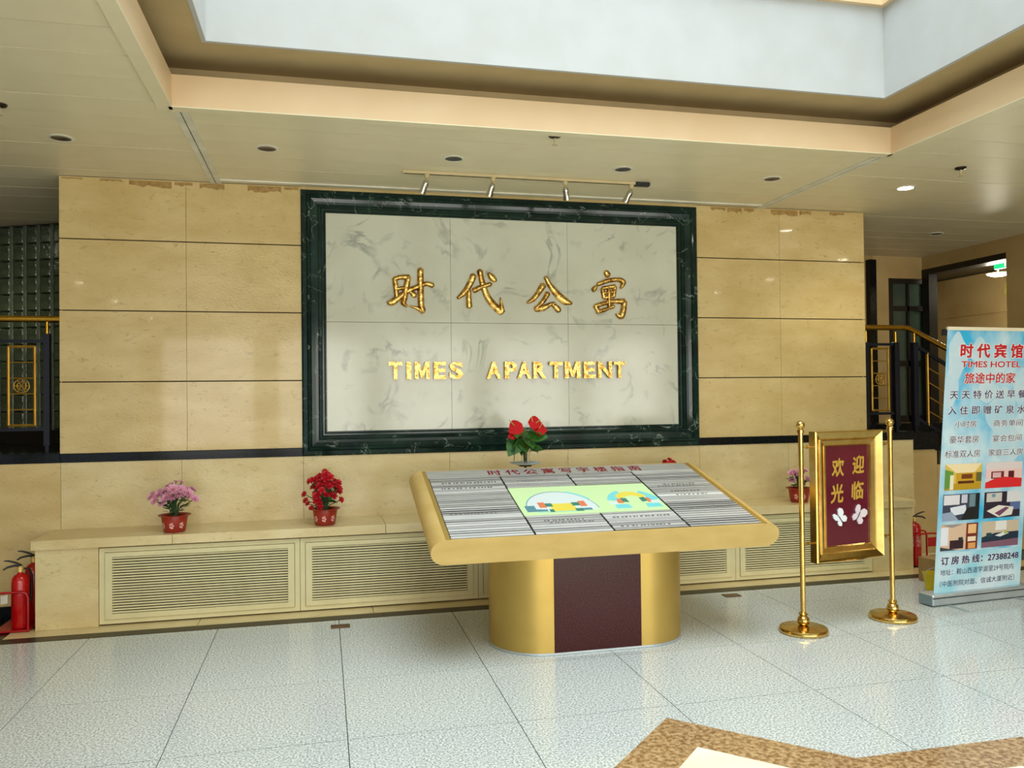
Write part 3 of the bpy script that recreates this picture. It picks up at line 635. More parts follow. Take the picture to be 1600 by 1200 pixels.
# clouds
cl = []
for cxx, cyy, rr, sq in ((.1, .2, .09, 1.8), (.06, .42, .06, 2.5), (.3, .16, .08, 1.2), (.36, .3, .12, .8), (.55, .62, .14, 1.3), (.62, .85, .15, .9), (.4, .45, .1, .8), (.72, .42, .09, 1.4), (.5, .24, .1, .7)):
    vs = [BP(min(max(cxx+rr*math.cos(a)*(1+.15*math.sin(3*a+cxx*20)), 0.001), BW-.001), max(cyy+rr*sq*math.sin(a)*(1+.12*math.cos(4*a)), .013), .0004+.00002*len(cl)) for a in [2*math.pi*k/26 for k in range(26)]]
    cl.append((vs, [tuple(range(26))]))
b = MB()
for vs, fs in cl: b.add(vs, fs)
L(b, 'cloud_print', M('cloud_print', srgb(205, 224, 232), .4, c2=srgb(170, 214, 232), scale=5), parent=rb)
def btext(txt, s0, s1, tc_, h, m, bold=.03, halo=.07, par=rb, name='lettering'):
    me = boldmesh(txt, max(bold, .004), 6, 2, .00001) if bold else textmesh(txt, res=2); a, bq, c, d_ = bounds(me); 
    W_ = bq-a; sx_ = (s1-s0)/W_; sy_ = h/(d_-c)
    ms = []; 
    if halo:
        mh = boldmesh(txt, halo, 8, 1, .00001)
        for v in mh.vertices: v.co = BP(s0+(v.co.x-a)*sx_, tc_+h/2-(v.co.y-c)*sy_, .0012+v.co.z)
        ms.append(mh)
    for v in me.vertices: v.co = BP(s0+(v.co.x-a)*sx_, tc_+h/2-(v.co.y-c)*sy_, .0018+v.co.z)
    ms.append(me)
    bprint(name, ms, [m_halo, m] if halo else [m], [0, 1] if halo else [0])
btext('时 代 宾 馆', .125, .715, .157, .105, m_bred, .035, .085)
btext('TIMES HOTEL', .14, .70, .255, .045, m_bred, .02, .06)
btext('旅途中的家', .175, .655, .355, .08, m_bred, .018, .06)
btext('天 天 特 价 送 早 餐', .05, .77, .475, .062, m_bnavy, .012, .07)
btext('入 住 即 赠 矿 泉 水', .04, .77, .588, .062, m_bnavy, .012, .07)
btext('小时房', .11, .31, .688, .05, m_bnavy, .0, .08); btext('商务单间', .47, .75, .688, .05, m_bnavy, .0, .08)
btext('豪华套房', .07, .34, .8, .055, m_bnavy, .0, .08); btext('宴会包间', .47, .75, .8, .05, m_bnavy, .0, .08)
btext('标准双人房', .035, .36, .905, .055, m_bnavy, .0, .08); btext('家庭三人房', .44, .77, .905, .05, m_bnavy, .0, .08)
btext('订 房 热 线：27388248', .05, .79, 1.69, .062, m_bnavy, .03, .07)
btext('地址：鞍山西道学湖里29号院内', .05, .745, 1.775, .045, m_bnavy, .0, 0)
btext('（中医附院对面、信诚大厦附近）', .05, .76, 1.86, .045, m_bnavy, .0, 0)
def photo(s0, s1, t0, t1, items):
    ms = []; b = MB()
    for k, (c, pts) in enumerate(items):
        b.add([BP(s0+(s1-s0)*x, t0+(t1-t0)*y, .0014+.00008*k) for x, y in pts], [tuple(range(len(pts)))], k)
        ms.append(M('photo_ink', srgb(*c), .4))
    L(b, 'room_photograph', ms, parent=rb)
full = [(0, 0), (1, 0), (1, 1), (0, 1)]
def rc(a, b_, c, d_): return [(a, b_), (c, b_), (c, d_), (a, d_)]
photo(.045, .385, .978, 1.17, [((224, 190, 90), full), ((246, 226, 180), [(0, 0), (1, 0), (.8, .35), (.3, .35)]), ((206, 160, 40), rc(.3, .35, 1, .75)), ((190, 150, 30), rc(0, .75, 1, 1)), ((120, 60, 20), rc(.45, .4, .75, .58)), ((90, 40, 24), rc(.36, .66, .8, .76)), ((100, 150, 60), [(0, .2), (.22, .3), (.24, .9), (0, .95)]), ((240, 232, 200), rc(.14, .42, .24, .98)), ((110, 100, 50), rc(.85, .35, 1, .7))])
photo(.425, .775, .978, 1.17, [((226, 214, 214), full), ((240, 200, 196), rc(0, .28, 1, .62)), ((110, 40, 50), rc(.15, .36, .5, .64)), ((222, 180, 180), rc(.19, .4, .42, .6)), ((90, 24, 36), rc(.62, .36, .78, .64)), ((222, 40, 44), [(0, .78), (.25, .64), (.5, .58), (1, .66), (1, 1), (0, 1)])])
photo(.04, .38, 1.2, 1.395, [((60, 66, 86), full), ((226, 224, 230), rc(.02, .03, .45, .4)), ((206, 206, 220), rc(.5, .03, .66, .35)), ((110, 140, 146), rc(.72, .03, .88, .5)), ((20, 22, 32), rc(.9, 0, 1, 1)), ((228, 232, 242), [(.2, .5), (.62, .42), (.66, .74), (.34, .8), (.22, .64)]), ((150, 166, 190), [(.0, .7), (.25, .66), (.45, 1), (0, 1)]), ((24, 26, 30), [(.66, .55), (1, .5), (1, 1), (.5, 1)])])
photo(.425, .775, 1.2, 1.395, [((44, 34, 52), full), ((206, 202, 196), rc(.06, .04, .48, .38)), ((120, 150, 170), rc(.2, .08, .3, .2)), ((222, 222, 226), rc(.62, .0, 1, .42)), ((90, 110, 160), rc(.72, .42, 1, .72)), ((232, 226, 216), [(.08, .72), (.4, .52), (.82, .62), (.78, .92), (.4, .98)]), ((120, 70, 100), [(.3, .82), (.6, .6), (.7, .64), (.44, .94)])])
photo(.035, .38, 1.42, 1.615, [((222, 190, 160), full), ((232, 234, 240), rc(0, .12, .2, .8)), ((150, 146, 146), [(0, .02), (.6, .02), (.3, .14)]), ((50, 24, 36), rc(.25, .62, .62, .95)), ((30, 40, 50), rc(.48, .52, .6, .66)), ((120, 40, 30), rc(.68, 0, 1, 1)), ((240, 190, 130), rc(.73, .05, .95, .4)), ((244, 222, 190), rc(.73, .52, .95, .7)), ((226, 160, 90), rc(.75, .76, .95, .98)), ((60, 60, 70), [(0, .85), (.3, .95), (.5, 1), (0, 1)])])
photo(.42, .775, 1.42, 1.615, [((206, 190, 164), full), ((232, 230, 226), rc(.36, 0, .66, .36)), ((24, 44, 66), [(.0, .6), (.35, .46), (1, .44), (1, .85), (0, .8)]), ((226, 228, 228), [(.35, .56), (.6, .44), (.74, .5), (.5, .62)]), ((170, 190, 60), rc(.6, .42, .68, .52)), ((130, 90, 110), [(0, .8), (1, .72), (1, 1), (0, 1)]), ((20, 70, 76), rc(.12, .44, .26, .6))])

# ------------------------------------------------------------------ potted plants
def pot(par, c, k=1.0):
    b = MB().lathe([(.001, 0), (.066*k, 0), (.074*k, .008), (.089*k, .105*k), (.088*k, .112*k), (.11*k, .117*k), (.112*k, .122*k), (.104*k, .124*k), (.088*k, .118*k), (.08*k, .10*k), (.001, .098*k)], c, 28)
    p_ = b.build('pot', m_pot, par, smooth=50)
    MB().lathe([(.001, .1035*k), (.081*k, .1035*k), (.081*k, .099*k)], c, 16).build('soil', m_soil, par)
    b = MB()
    for a0 in (-140, -95, -48):
        for j in range(5):
            a = R(a0)+.11*math.cos(j*1.257); z = c[2]+.052*k+.016*math.sin(j*1.257)
            r = .0803*k+(z-c[2]-.05*k)*.155+.0022
            q = Vector((c[0]+r*math.cos(a), c[1]+r*math.sin(a), z))
            n = Vector((math.cos(a), math.sin(a), 0)); t = Vector((-n.y, n.x, 0))
            b.add([q+t*.009*math.cos(u)+Vector((0, 0, .0075*math.sin(u)))+n*.0008 for u in [2*math.pi*i/8 for i in range(8)]], [tuple(range(8))])
    b.build('flower_print', m_potflower, p_)
    return p_
def leafmesh(lobes=True, L_=1, W_=.5):
    """unit leaf along +x"""
    pts = []
    n = 8
    for i in range(n+1):
        t = i/n; wv = W_*.5*math.sin(math.pi*min(1, t**.8))*(1+(.22 if (i % 2 and lobes) else 0)); pts.append((t*L_, wv, -.12*t*t))
    vs = []; fs = []
    for x, w_, z in pts: vs += [(x, w_, z+.06*w_), (x, 0, z-.04), (x, -w_, z+.06*w_)]
    for i in range(n): a = 3*i; fs += [(a, a+1, a+4, a+3), (a+1, a+2, a+5, a+4)]
    return vs, fs
lv = leafmesh()
leaf_me = MB().add(*lv).build('leaf', m_leaf, None, smooth=60); LEAF = leaf_me.data; bpy.data.objects.remove(leaf_me)
hv = leafmesh(False, 1, .8)
hl = MB().add(*hv).build('leaf', m_leaf2, None, smooth=60); HLEAF = hl.data; bpy.data.objects.remove(hl)
def chrys(m, mc, name):
    b = MB(); random.seed(3)
    for ring, (n, el, ln) in enumerate(((12, 8, 1.0), (12, 28, .92), (9, 50, .72), (6, 70, .5))):
        for k in range(n):
            a = 2*math.pi*(k+.5*(ring % 2))/n+random.uniform(-.1, .1); e = R(el)
            d_ = Vector((math.cos(a)*math.cos(e), math.sin(a)*math.cos(e), math.sin(e))); t = Vector((-math.sin(a), math.cos(a), 0)); up = d_.cross(t)*-1
            w_ = .17*ln
            P0 = d_*.08; P1 = d_*ln*.6; P2 = d_*ln+Vector((0, 0, .1))
            b.add([P0, P1+t*w_, P1-t*w_, P2+t*w_*.5, P2-t*w_*.5, P1*1.0-Vector((0, 0, .04))], [(0, 5, 1), (0, 2, 5), (5, 3, 1), (5, 2, 4), (5, 4, 3)], 0)
    b.lathe([(.16, .05), (.18, .16), (.1, .25), (.001, .28)], (0, 0, 0), 8, 1)
    o = b.build(name, [m, mc], None); me = o.data; bpy.data.objects.remove(o); return me
def floret(m, name):
    b = MB(); random.seed(5)
    for ring, (n, el, ln, w_) in enumerate(((5, -5, 1, .42), (5, 30, .85, .36), (4, 60, .6, .26))):
        for k in range(n):
            a = 2*math.pi*(k+.5*ring)/n; e = R(el)
            d_ = Vector((math.cos(a)*math.cos(e), math.sin(a)*math.cos(e), math.sin(e))); t = Vector((-math.sin(a), math.cos(a), 0))
            b.add([d_*.05, d_*.5+t*w_+Vector((0, 0, .05)), d_*.5-t*w_+Vector((0, 0, .05)), d_*ln+t*w_*.7, d_*ln-t*w_*.7, d_*.55-Vector((0, 0, .06)), d_*ln*1.06],
                  [(0, 5, 1), (0, 2, 5), (5, 3, 1), (5, 2, 4), (5, 6, 3), (5, 4, 6)])
    o = b.build(name, [m], None); me = o.data; bpy.data.objects.remove(o); return me
CHR = chrys(m_pink, m_pinkc, 'flower'); FLO = floret(m_redf, 'flower')
def orient(dirv, roll=0.0):
    q = Vector(dirv).normalized().to_track_quat('Z', 'Y'); return (q @ Matrix.Rotation(roll, 4, 'Z').to_quaternion()).to_euler()
def add_leaf(me, par, base, dirv, size, roll=0):
    q = Vector(dirv).normalized().to_track_quat('X', 'Z'); q = q @ Matrix.Rotation(roll, 4, 'X').to_quaternion()
    return inst(me, 'leaf', base, par, q.to_euler(), (size,)*3)
def plant(name, label, c, flowers, FM, seed, hgt=.3, leaves=26, cat='potted plant', spread=.06, stemr=.0035):
    random.seed(seed)
    t = thing(name, label, cat, c, 0, 'potted flowering plants on the stone ledge'); pot(t, c)
    c = Vector(c); sb = MB()
    for (dx, dy, dz, s, f) in flowers:
        e = c+Vector((dx, dy, dz)); m_ = c+Vector((dx*.25, dy*.25, .1+(dz-.1)*.5))
        sb.tube([c+Vector((dx*.08, dy*.08, .09)), m_, e], stemr, 5)
    sb.build('stems', m_stem, t, smooth=60)
    for (dx, dy, dz, s, f) in flowers:
        e = c+Vector((dx, dy, dz)); inst(FM, 'flower', e, t, orient((dx*3+random.uniform(-.1, .1), dy*3-.25, .35+random.uniform(-.1, .2)) if f else (dx*4, dy*3, .2), random.random()*6), (s, s, s*.8))
    for k in range(leaves):
        a = random.random()*6.28; z = random.uniform(.12, hgt); r = random.uniform(.005, spread)*(1 if z < .16 else 1+(z-.16)*9)
        add_leaf(LEAF, t, c+Vector((r*math.cos(a), r*math.sin(a), z)), (math.cos(a), math.sin(a), random.uniform(-.5, .6)), random.uniform(.035, .06), random.uniform(-.5, .5))
    return t
random.seed(11)
fp = []
for (dx, dz, s) in ((-.145, .26, .042), (-.10, .27, .045), (-.06, .285, .046), (-.05, .245, .045), (-.012, .255, .046), (.03, .265, .044), (.0, .305, .048), (.045, .30, .038), (.09, .27, .045), (.075, .25, .036), (.145, .235, .036), (-.075, .21, .036), (-.12, .235, .038), (-.02, .22, .03)):
    fp.append((dx, random.uniform(-.07, .03), dz, s, 1))
for k in range(8): fp.append((random.uniform(-.12, .12), random.uniform(.02, .1), random.uniform(.25, .31), .036, 1))
fp += [(.01, 0, .355, .022, 0), (.045, 0, .352, .022, 0), (-.03, .02, .33, .028, 0)]
plant('potted_chrysanthemum', 'pink chrysanthemum in a red plastic pot, leftmost plant on the ledge', (-1.035, -.345, .611), fp, CHR, 21, .27, 46)
fr_ = []
random.seed(4)
def redflowers(seed):
    random.seed(seed); L_ = []
    for k in range(46):
        a = random.random()*6.283; rr = random.random()**.5; x = rr*math.cos(a)*.13; z = .285+rr*math.sin(a)*.085+(.012 if abs(x) < .05 else 0)
        if x > .02: z += .012
        L_.append((x, random.uniform(-.08, .06), z, random.uniform(.024, .034), 1))
    L_ += [(-.15, -.02, .235, .026, 1), (-.14, -.03, .19, .026, 1), (-.125, -.03, .165, .022, 1), (-.1, -.04, .135, .022, 1), (-.035, -.06, .142, .026, 1), (-.06, -.05, .19, .034, 1), (-.045, -.05, .17, .028, 1), (.12, -.03, .185, .026, 1), (.0, 0, .4, .024, 1), (.06, -.04, .22, .035, 1), (.02, -.03, .375, .03, 1)]
    return L_
plant('potted_red_flower', 'bright red flowering plant in a red pot between pink plant and table', (.013, -.345, .611), redflowers(4), FLO, 5, .24, 40)
plant('potted_red_flower', 'red flowering plant mostly hidden behind the right rear table corner', (2.80, -.3, .611), redflowers(9), FLO, 6, .24, 30)
fp = [(random.uniform(-.09, .09), random.uniform(-.05, .05), random.uniform(.18, .27), .034, 1) for k in range(18)]
plant('potted_chrysanthemum', 'small pink flowering plant half hidden behind the welcome sign post', (4.0, -.3, .611), fp, CHR, 31, .22, 30)

# anthurium in glass vase on a saucer, on a slim plant stand behind the table
AX, AY, AZ = 1.482, -.64, 1.035
ps = thing('plant_stand', 'slim metal plant stand behind the directory table', 'stand', (AX, AY, 0))
MB().lathe([(.001, .003), (.11, .003), (.11, .012), (.012, .02), (.009, .03), (.009, AZ-.014), (.05, AZ-.01), (.05, AZ-.002), (.001, AZ-.002)], (AX, AY, 0), 20).build('stand_column', m_navy, ps, smooth=40)
sc = MB().lathe([(.001, 0), (.07, 0), (.118, .014), (.12, .018), (.112, .018), (.07, .006), (.001, .005)], (AX, AY, AZ), 32).build('saucer', m_saucer, smooth=40)
tag(sc, 'pale blue white saucer under the glass vase behind the table', 'saucer')
an = thing('anthurium_vase', 'red anthurium in a clear glass vase behind the directory table', 'plant', (AX, AY, AZ+.006))
zb = AZ+.007
MB().lathe([(.001, 0), (.03, 0), (.033, .02), (.032, .06), (.045, .12), (.06, .16), (.0575, .16), (.042, .12), (.029, .06), (.03, .02), (.027, .006), (.001, .006)], (AX-.0, AY, zb), 24).build('vase', m_glass, an, smooth=50)
b = MB()
stems = [(-.10, .02, .25), (.06, .0, .255), (.10, -.02, .19), (-.12, .0, .17), (-.05, .03, .2), (.02, -.03, .23), (-.11, -.02, .1), (.1, .02, .1), (0, .03, .2), (-.03, -.03, .15), (.05, .03, .15)]
for dx, dy, dz in stems: b.tube([(AX+dx*.08, AY+dy*.1, zb+.012), (AX+dx*.12, AY+dy*.2, zb+.09), (AX+dx*.55, AY+dy*.6, zb+.09+(dz-.09)*.6), (AX+dx, AY+dy, zb+dz)], .0035, 6)
b.build('stems', m_stem, an, smooth=60)
sv = leafmesh(False, 1, 1.0); so_ = MB().add(*sv).build('spathe', m_spathe, None, smooth=60); SP = so_.data; bpy.data.objects.remove(so_)
for dx, dz, dr, s, rl in ((-.03, .305, (-.9, -.2, -.55), .125, -1.15), (.015, .315, (.95, -.2, -.1), .11, 1.15), (.06, .265, (1, -.2, -.15), .105, 1.2), (-.075, .225, (-1, -.2, -.3), .07, -1.0)):
    base = Vector((AX+dx, AY-.03, zb+dz))
    q = Vector(dr).normalized().to_track_quat('X', 'Z') @ Matrix.Rotation(rl, 4, 'X').to_quaternion()
    f_ = inst(SP, 'spathe', base, an, q.to_euler(), (s, s, s))
for dx, dz, ex, ez in ((-.09, .29, -.045, .045), (.05, .315, -.01, .045), (.075, .305, .04, .03), (.10, .265, .03, .05)):
    MB().tube([(AX+dx, AY-.03, zb+dz), (AX+dx+ex*.5, AY-.04, zb+dz+ez*.5), (AX+dx+ex, AY-.04, zb+dz+ez)], [.004, .004, .002], 6).build('spadix', m_spadix, an, smooth=60)
for dx, dz, dr, s, rl in ((-.03, .25, (.3, -.6, -.3), .11, 0), (.03, .27, (.6, -.7, -.3), .13, 0), (.02, .23, (.9, -.3, -.15), .16, 1.0), (-.03, .23, (-.7, -.5, -.6), .15, .6), (-.04, .2, (-.7, -.3, -.9), .17, -.9), (-.07, .14, (-.35, -.2, -1), .12, .8), (-.02, .27, (-.5, -.7, -.4), .14, .2), (.0, .2, (.3, -.8, -.5), .14, -.2), (.02, .17, (.7, -.3, -.7), .12, -.5), (.04, .12, (1, 0, -.1), .1, -.8), (-.02, .19, (.1, -.6, -.8), .12, .1), (-.09, .22, (-.9, -.4, -.4), .08, .3), (-.01, .22, (-.3, -.8, -.2), .1, .3), (.0, .13, (-.5, -.5, -.6), .09, .3)):
    add_leaf(HLEAF, an, Vector((AX+dx, AY, zb+dz)), dr, s, rl)

# ------------------------------------------------------------------ fire extinguishers
def ext(label, c, rz, h=.36, r=.055, g=True, z0=.012):
    t = thing('fire_extinguisher', label, 'fire extinguisher', c, rz, 'red fire extinguishers')
    z0 = 0
    def l(b, n, m, s=0): return b.build(n, m, t, smooth=s, world=False)
    l(MB().lathe([(.001, 0), (r*.9, 0), (r, .008), (r, h-.05), (r*.93, h-.025), (r*.7, h-.006), (r*.36, h+.004), (.016, h+.01), (.016, h+.02)], (0, 0, z0), 24), 'cylinder_body', m_red, 50)
    l(MB().lathe([(.019, h+.015), (.02, h+.045), (.012, h+.055), (.001, h+.056)], (0, 0, z0), 14), 'valve', m_brass, 50)
    l(MB().tube([(-.015, 0, h+.048), (.03, 0, h+.062), (.075, 0, h+.055), (.10, 0, h+.04)], [.006, .008, .007, .005], 8), 'carry_handle', m_blackp, 50)
    l(MB().tube([(-.01, 0, h+.058), (.03, 0, h+.082), (.07, 0, h+.098), (.095, 0, h+.10)], [.005, .007, .006, .004], 8), 'lever', m_blackp, 50)
    l(MB().tube([(-.015, 0, h+.035), (-.05, 0, h+.03), (-.07, -.005, h-.02), (-.066, -.01, h-.14), (-.06, -.01, h-.2)], .007, 8), 'hose', m_blackp, 50)
    l(MB().lathe([(.028, h*.25), (.03, h*.25)], (0, 0, 0), 4), 'bracket', m_blackp) if False else None
    b = MB(); n = 8
    vs = [];
    for k in range(n+1):
        a = R(-150+120*k/n); vs += [((r+.0008)*math.cos(a), (r+.0008)*math.sin(a), h*.42), ((r+.0008)*math.cos(a), (r+.0008)*math.sin(a), h*.68)]
    l(b.add(vs, [(2*k, 2*k+2, 2*k+3, 2*k+1) for k in range(n)]), 'instruction_label', M('label_print', srgb(190, 60, 54), .4, c2=srgb(214, 150, 140), scale=60, lo=.5, hi=.6), 0)
    return t
ext('red fire extinguisher in front, at the left end of the ledge', (-2.01, -.40, .02), R(180+25))
ext('second red fire extinguisher, tucked behind the left one against the ledge end', (-1.985, -.22, .02), R(180+20), .39)
ext('red fire extinguisher standing right of the ledge beside the cardboard box', (5.165, -.28, .02), R(-15), .35)
def carrier(label, x0, x1, y0, y1, ztop):
    t = thing('extinguisher_rack', label, 'rack', ((x0+x1)/2, (y0+y1)/2, 0), 0, 'red extinguisher racks')
    box('tray', (x0, x1, y0, y1, .004, .018), m_redtube, t, bevel=.003)
    for y in (y0+.01, y1-.01):
        pts = [(x1-.008, y, .018), (x1-.008, y, ztop-.04), (x1-.02, y, ztop-.01), (x1-.05, y, ztop), (x0+.05, y, ztop), (x0+.02, y, ztop-.01), (x0+.008, y, ztop-.04), (x0+.008, y, .018)]
        MB().tube(pts, .008, 8).build('hoop', m_redtube, t, smooth=50)
    for x in (x0+.012, x1-.012):
        for y in (y0+.015, y1-.015): MB().lathe([(.01, .001), (.008, .005)], (x, y, 0), 8).build('foot', m_blackp, t)
    return t
carrier('red bent-tube rack around the left fire extinguishers', -2.155, -1.935, -.475, -.13, .27)
c_ = carrier('red bent-tube rack around the right fire extinguisher', 5.10, 5.36, -.37, -.20, .285)
box('label_plate', (5.24, 5.345, -.364, -.358, .17, .25), m_redtube, c_)
MB().prism([(-2.10, .20), (-2.06, .205), (-2.06, .262), (-2.10, .255)], lambda a, c, d_: (a, d_, c), -.4855, -.4835).build('paper_tag', m_label, bpy.data.objects['extinguisher_rack'])

# cardboard box and yellow bucket behind the banner
cb = thing('cardboard_box', 'brown cardboard box on the floor behind the roll-up banner', 'box', (4.93, -.9, 0), R(12))
def lc(b, n, m, p_=cb, s=0, bevel=0): return b.build(n, m, p_, smooth=s, world=False, bevel=bevel)
lc(MB().box(-.15, .15, -.12, .12, .002, .19), 'carton_body', m_card); lc(MB().box(-.151, -.003, -.121, .121, .19, .194), 'flap', m_card); lc(MB().box(.003, .151, -.121, .121, .19, .194), 'flap', m_card)
lc(MB().box(-.01, .01, -.1225, .1225, .15, .1955), 'tape', m_tape); lc(MB().box(.02, .08, -.1215, -.12, .14, .155), 'hand_slot', m_dark)
yb = thing('yellow_bucket', 'small yellow plastic bucket between cardboard box and banner base', 'bucket', (4.63, -1.12, 0))
lc(MB().lathe([(.001, .002), (.05, .002), (.07, .13), (.074, .135), (.068, .135), (.048, .01), (.001, .01)], (0, 0, 0), 20), 'bucket_body', m_yellow, yb, 40)
lc(MB().tube([(.072*math.cos(a), -.01, .13+.045*math.sin(a)) for a in [math.pi*k/10 for k in range(11)]], .0025, 6), 'bail_handle', m_alu, yb, 40)
# floor plates
for x, y, lab in ((.108, -.9, 'small brass floor plate below the second grille'), (3.05, -.855, 'small brass floor plate between table and welcome sign')):
    p_ = box('floor_plate', (x-.064, x+.064, y-.042, y+.042, .0005, .005), M('tarnished_brass', srgb(120, 88, 58), .4, .6, c2=srgb(90, 66, 44), scale=30), bevel=.001); tag(p_, lab, 'floor plate', 'brass floor plates')

# ------------------------------------------------------------------ ceiling fittings
ZL = 3.218
def downlight(x, y, label, lit=False, warm=False, r=.075):
    t = thing('downlight', label, 'ceiling light', (x, y, ZL), 0, 'recessed ceiling downlights')
    def l(b, n, m, s=0): return b.build(n, m, t, smooth=s, world=False)
    l(MB().lathe([(r*.78, .001), (r*.8, -.007), (r, -.003), (r, .001)], (0, 0, 0), 28), 'trim_ring', m_strip, 40)
    if lit: l(MB().lathe([(.001, -.004), (r*.79, -.004), (r*.79, -.001)], (0, 0, 0), 24), 'glowing_lamp', m_lampwarm if warm else m_lamp)
    else: l(MB().lathe([(.001, -.0012), (r*.3, -.0012), (r*.4, -.003), (r*.79, -.0045), (r*.79, -.001)], (0, 0, 0), 24), 'unlit_reflector', m_lampoff, 30)
    if lit:
        ld = bpy.data.lights.new('downlight_beam', 'SPOT'); ld.energy = 38 if not warm else 30; ld.color = (1, .93, .7) if not warm else (1, .86, .6); ld.spot_size = R(130); ld.spot_blend = .8; ld.shadow_soft_size = .06
        lo_ = bpy.data.objects.new('downlight_beam', ld); COL.objects.link(lo_); lo_.location = (x, y, ZL-.02)
    return t
for x, y, lab in ((-1.594, -.94, 'unlit downlight left of the ceiling strip, left side'), (-.345, -.965, 'unlit downlight just right of the left ceiling strip'), (.906, -.975, 'unlit downlight above the left end of the track light'),
                  (2.17, -.948, 'unlit downlight above the right end of the track light'), (3.411, -.916, 'unlit downlight left of the right ceiling strip'), (6.339, .746, 'unlit downlight over the stair landing at right')):
    downlight(x, y, lab)
downlight(4.65, -.872, 'glowing downlight on the right part of the ceiling', True)
for k, (x, y) in enumerate(((-3.34, -6.0), (-3.4, -8.25), (-3.45, -11.5), (6.42, -4.14), (6.41, -5.72), (6.42, -8.2), (-3.3, -3.6), (6.4, -2.4), (-3.2, 1.2), (5.3, 1.35))):  # first ones read off wall reflections, last ones added to light ceilings and landing
    downlight(x, y, 'glowing warm downlight out of the picture, some seen as wall reflection, others added for light', True, True)
for x, y, lab in ((1.462, -1.589, 'ceiling sprinkler above the centre of the table'), (4.646, -1.461, 'ceiling sprinkler beside the glowing downlight'), (-1.745, -1.511, 'ceiling sprinkler at the left picture edge')):
    t = thing('ceiling_sprinkler', lab, 'sprinkler', (x, y, ZL), 0, 'ceiling sprinklers')
    MB().lathe([(.001, .0), (.042, 0), (.038, -.01), (.014, -.018), (.001, -.018)], (0, 0, 0), 20).build('escutcheon', m_lampoff, t, smooth=40, world=False)
    MB().lathe([(.008, -.016), (.008, -.04), (.004, -.045), (.004, -.055), (.02, -.058), (.02, -.061), (.001, -.061)], (0, 0, 0), 12).build('sprinkler_head', m_cream, t, smooth=40, world=False)
tr = thing('track_light_rail', 'slim cream track rail on the ceiling above the marble panel', 'track', (1.53, -.61, ZL))
box('rail', (.586, 2.47, -.628, -.592, 3.196, 3.217), m_cream, tr); box('rail_channel', (.6, 2.45, -.616, -.604, 3.1945, 3.196), m_dark, tr)
box('end_feed', (2.40, 2.52, -.635, -.585, 3.188, 3.2168), m_blackp, tr, bevel=.004)
for k, (x, dx, lab) in enumerate(((.765, -.035, 'leftmost'), (1.264, -.028, 'second from left'), (1.829, .022, 'third from left'), (2.371, -.045, 'rightmost'))):
    t = thing('track_spotlight', lab+' of the four silver spotlights hanging from the track', 'spotlight', (x, -.61, 3.196), 0, 'spotlights on the ceiling track')
    MB().lathe([(.02, 0), (.02, -.02), (.016, -.028), (.007, -.03), (.007, -.045)], (0, 0, -.0012), 14).build('track_adapter', m_cream, t, smooth=40, world=False)
    a = Vector((0, 0, -.04)); e = Vector((dx, .03, -.135)); ax = (e-a).normalized()
    q = (-ax).to_track_quat('Z', 'Y').to_matrix()
    Lh = (e-a).length
    MB().lathe([(.001, 0), (.012, 0), (.022, -.018), (.024, -.04), (.022, -.06), (.026, -.085), (.028, -Lh), (.024, -Lh), (.02, -Lh+.015), (.001, -Lh+.016)], tuple(a), 18, axis=q).build('lamp_head', m_chrome, t, smooth=40, world=False)
    MB().tube([(.0, -.026, -.05), (0, -.028, -.04), (0, 0, -.034), (0, .028, -.04), (0, .026, -.05)], .003, 6).build('swivel_arm', m_cream, t, world=False)

# ------------------------------------------------------------------ railings on the upper landing
YR = .12
def railing(name, label, loc): return thing(name, label, 'railing', loc)
def post(x, z0, z1, par, w_=.022):
    p_ = box('post', (x-w_, x+w_, YR-w_, YR+w_, z0+.05, z1), m_navy, par, bevel=.002)
    box('post_foot', (x-w_*.55, x+w_*.55, YR-w_*.55, YR+w_*.55, z0, z0+.05), m_navy, p_)
    MB().tube([(x, YR, z1), (x, YR, z1+.1)], .013, 8).build('brass_stub', m_rail, par, smooth=50)
def lattice(x0, x1, z0, z1, par, n=4, circ=True, sh=0.0):
    t = .011
    Z = lambda x, z: z-sh*(x-x0)
    def seg(a, b_, r=t, nm='lattice_bar'): MB().tube([a, b_], r, 6).build(nm, m_lattice, par, smooth=50)
    for x in (x0, x1): seg((x, YR, Z(x, z0)), (x, YR, Z(x, z1)))
    for k in range(n+2):
        z = z0+(z1-z0)*k/(n+1); seg((x0, YR, Z(x0, z)), (x1, YR, Z(x1, z)), t if k in (0, n+1) else .005)
    if circ:
        xm, zm = (x0+x1)/2, (z0+z1)/2
        b = MB()
        for rr in (.052, .03): b.tube([(xm+rr*math.cos(a), YR-.004, zm+rr*math.sin(a)) for a in [2*math.pi*k/20 for k in range(21)]], .0055, 6)
        for a in range(6): b.tube([(xm, YR-.004, zm), (xm+.05*math.cos(a*1.047), YR-.004, zm+.05*math.sin(a*1.047))], .004, 5)
        b.build('round_medallion', m_lattice, par, smooth=50)
G0 = ZB+.008
rl = railing('landing_railing', 'navy and brass railing on the landing left of the feature wall', (-2.3, YR, ZB))
MB().tube([(-5, YR, 2.165), (-1.885, YR, 2.165)], .025, 14).build('handrail', m_rail, rl, smooth=50)
post(-1.995, G0, 2.055, rl); post(-2.95, G0, 2.055, rl); post(-3.9, G0, 2.055, rl); post(-4.9, G0, 2.055, rl)
for z in (1.345, 2.0):
    box('cross_rail', (-4.9, -2.017, YR-.01, YR+.01, z-.012, z+.012), m_navy, rl)
lattice(-2.255, -2.08, 1.375, 1.96, rl); lattice(-2.86, -2.68, 1.375, 1.96, rl)
rr_ = railing('stair_railing', 'navy and brass railing sloping down beside the stairs, right', (5.3, YR, ZB))
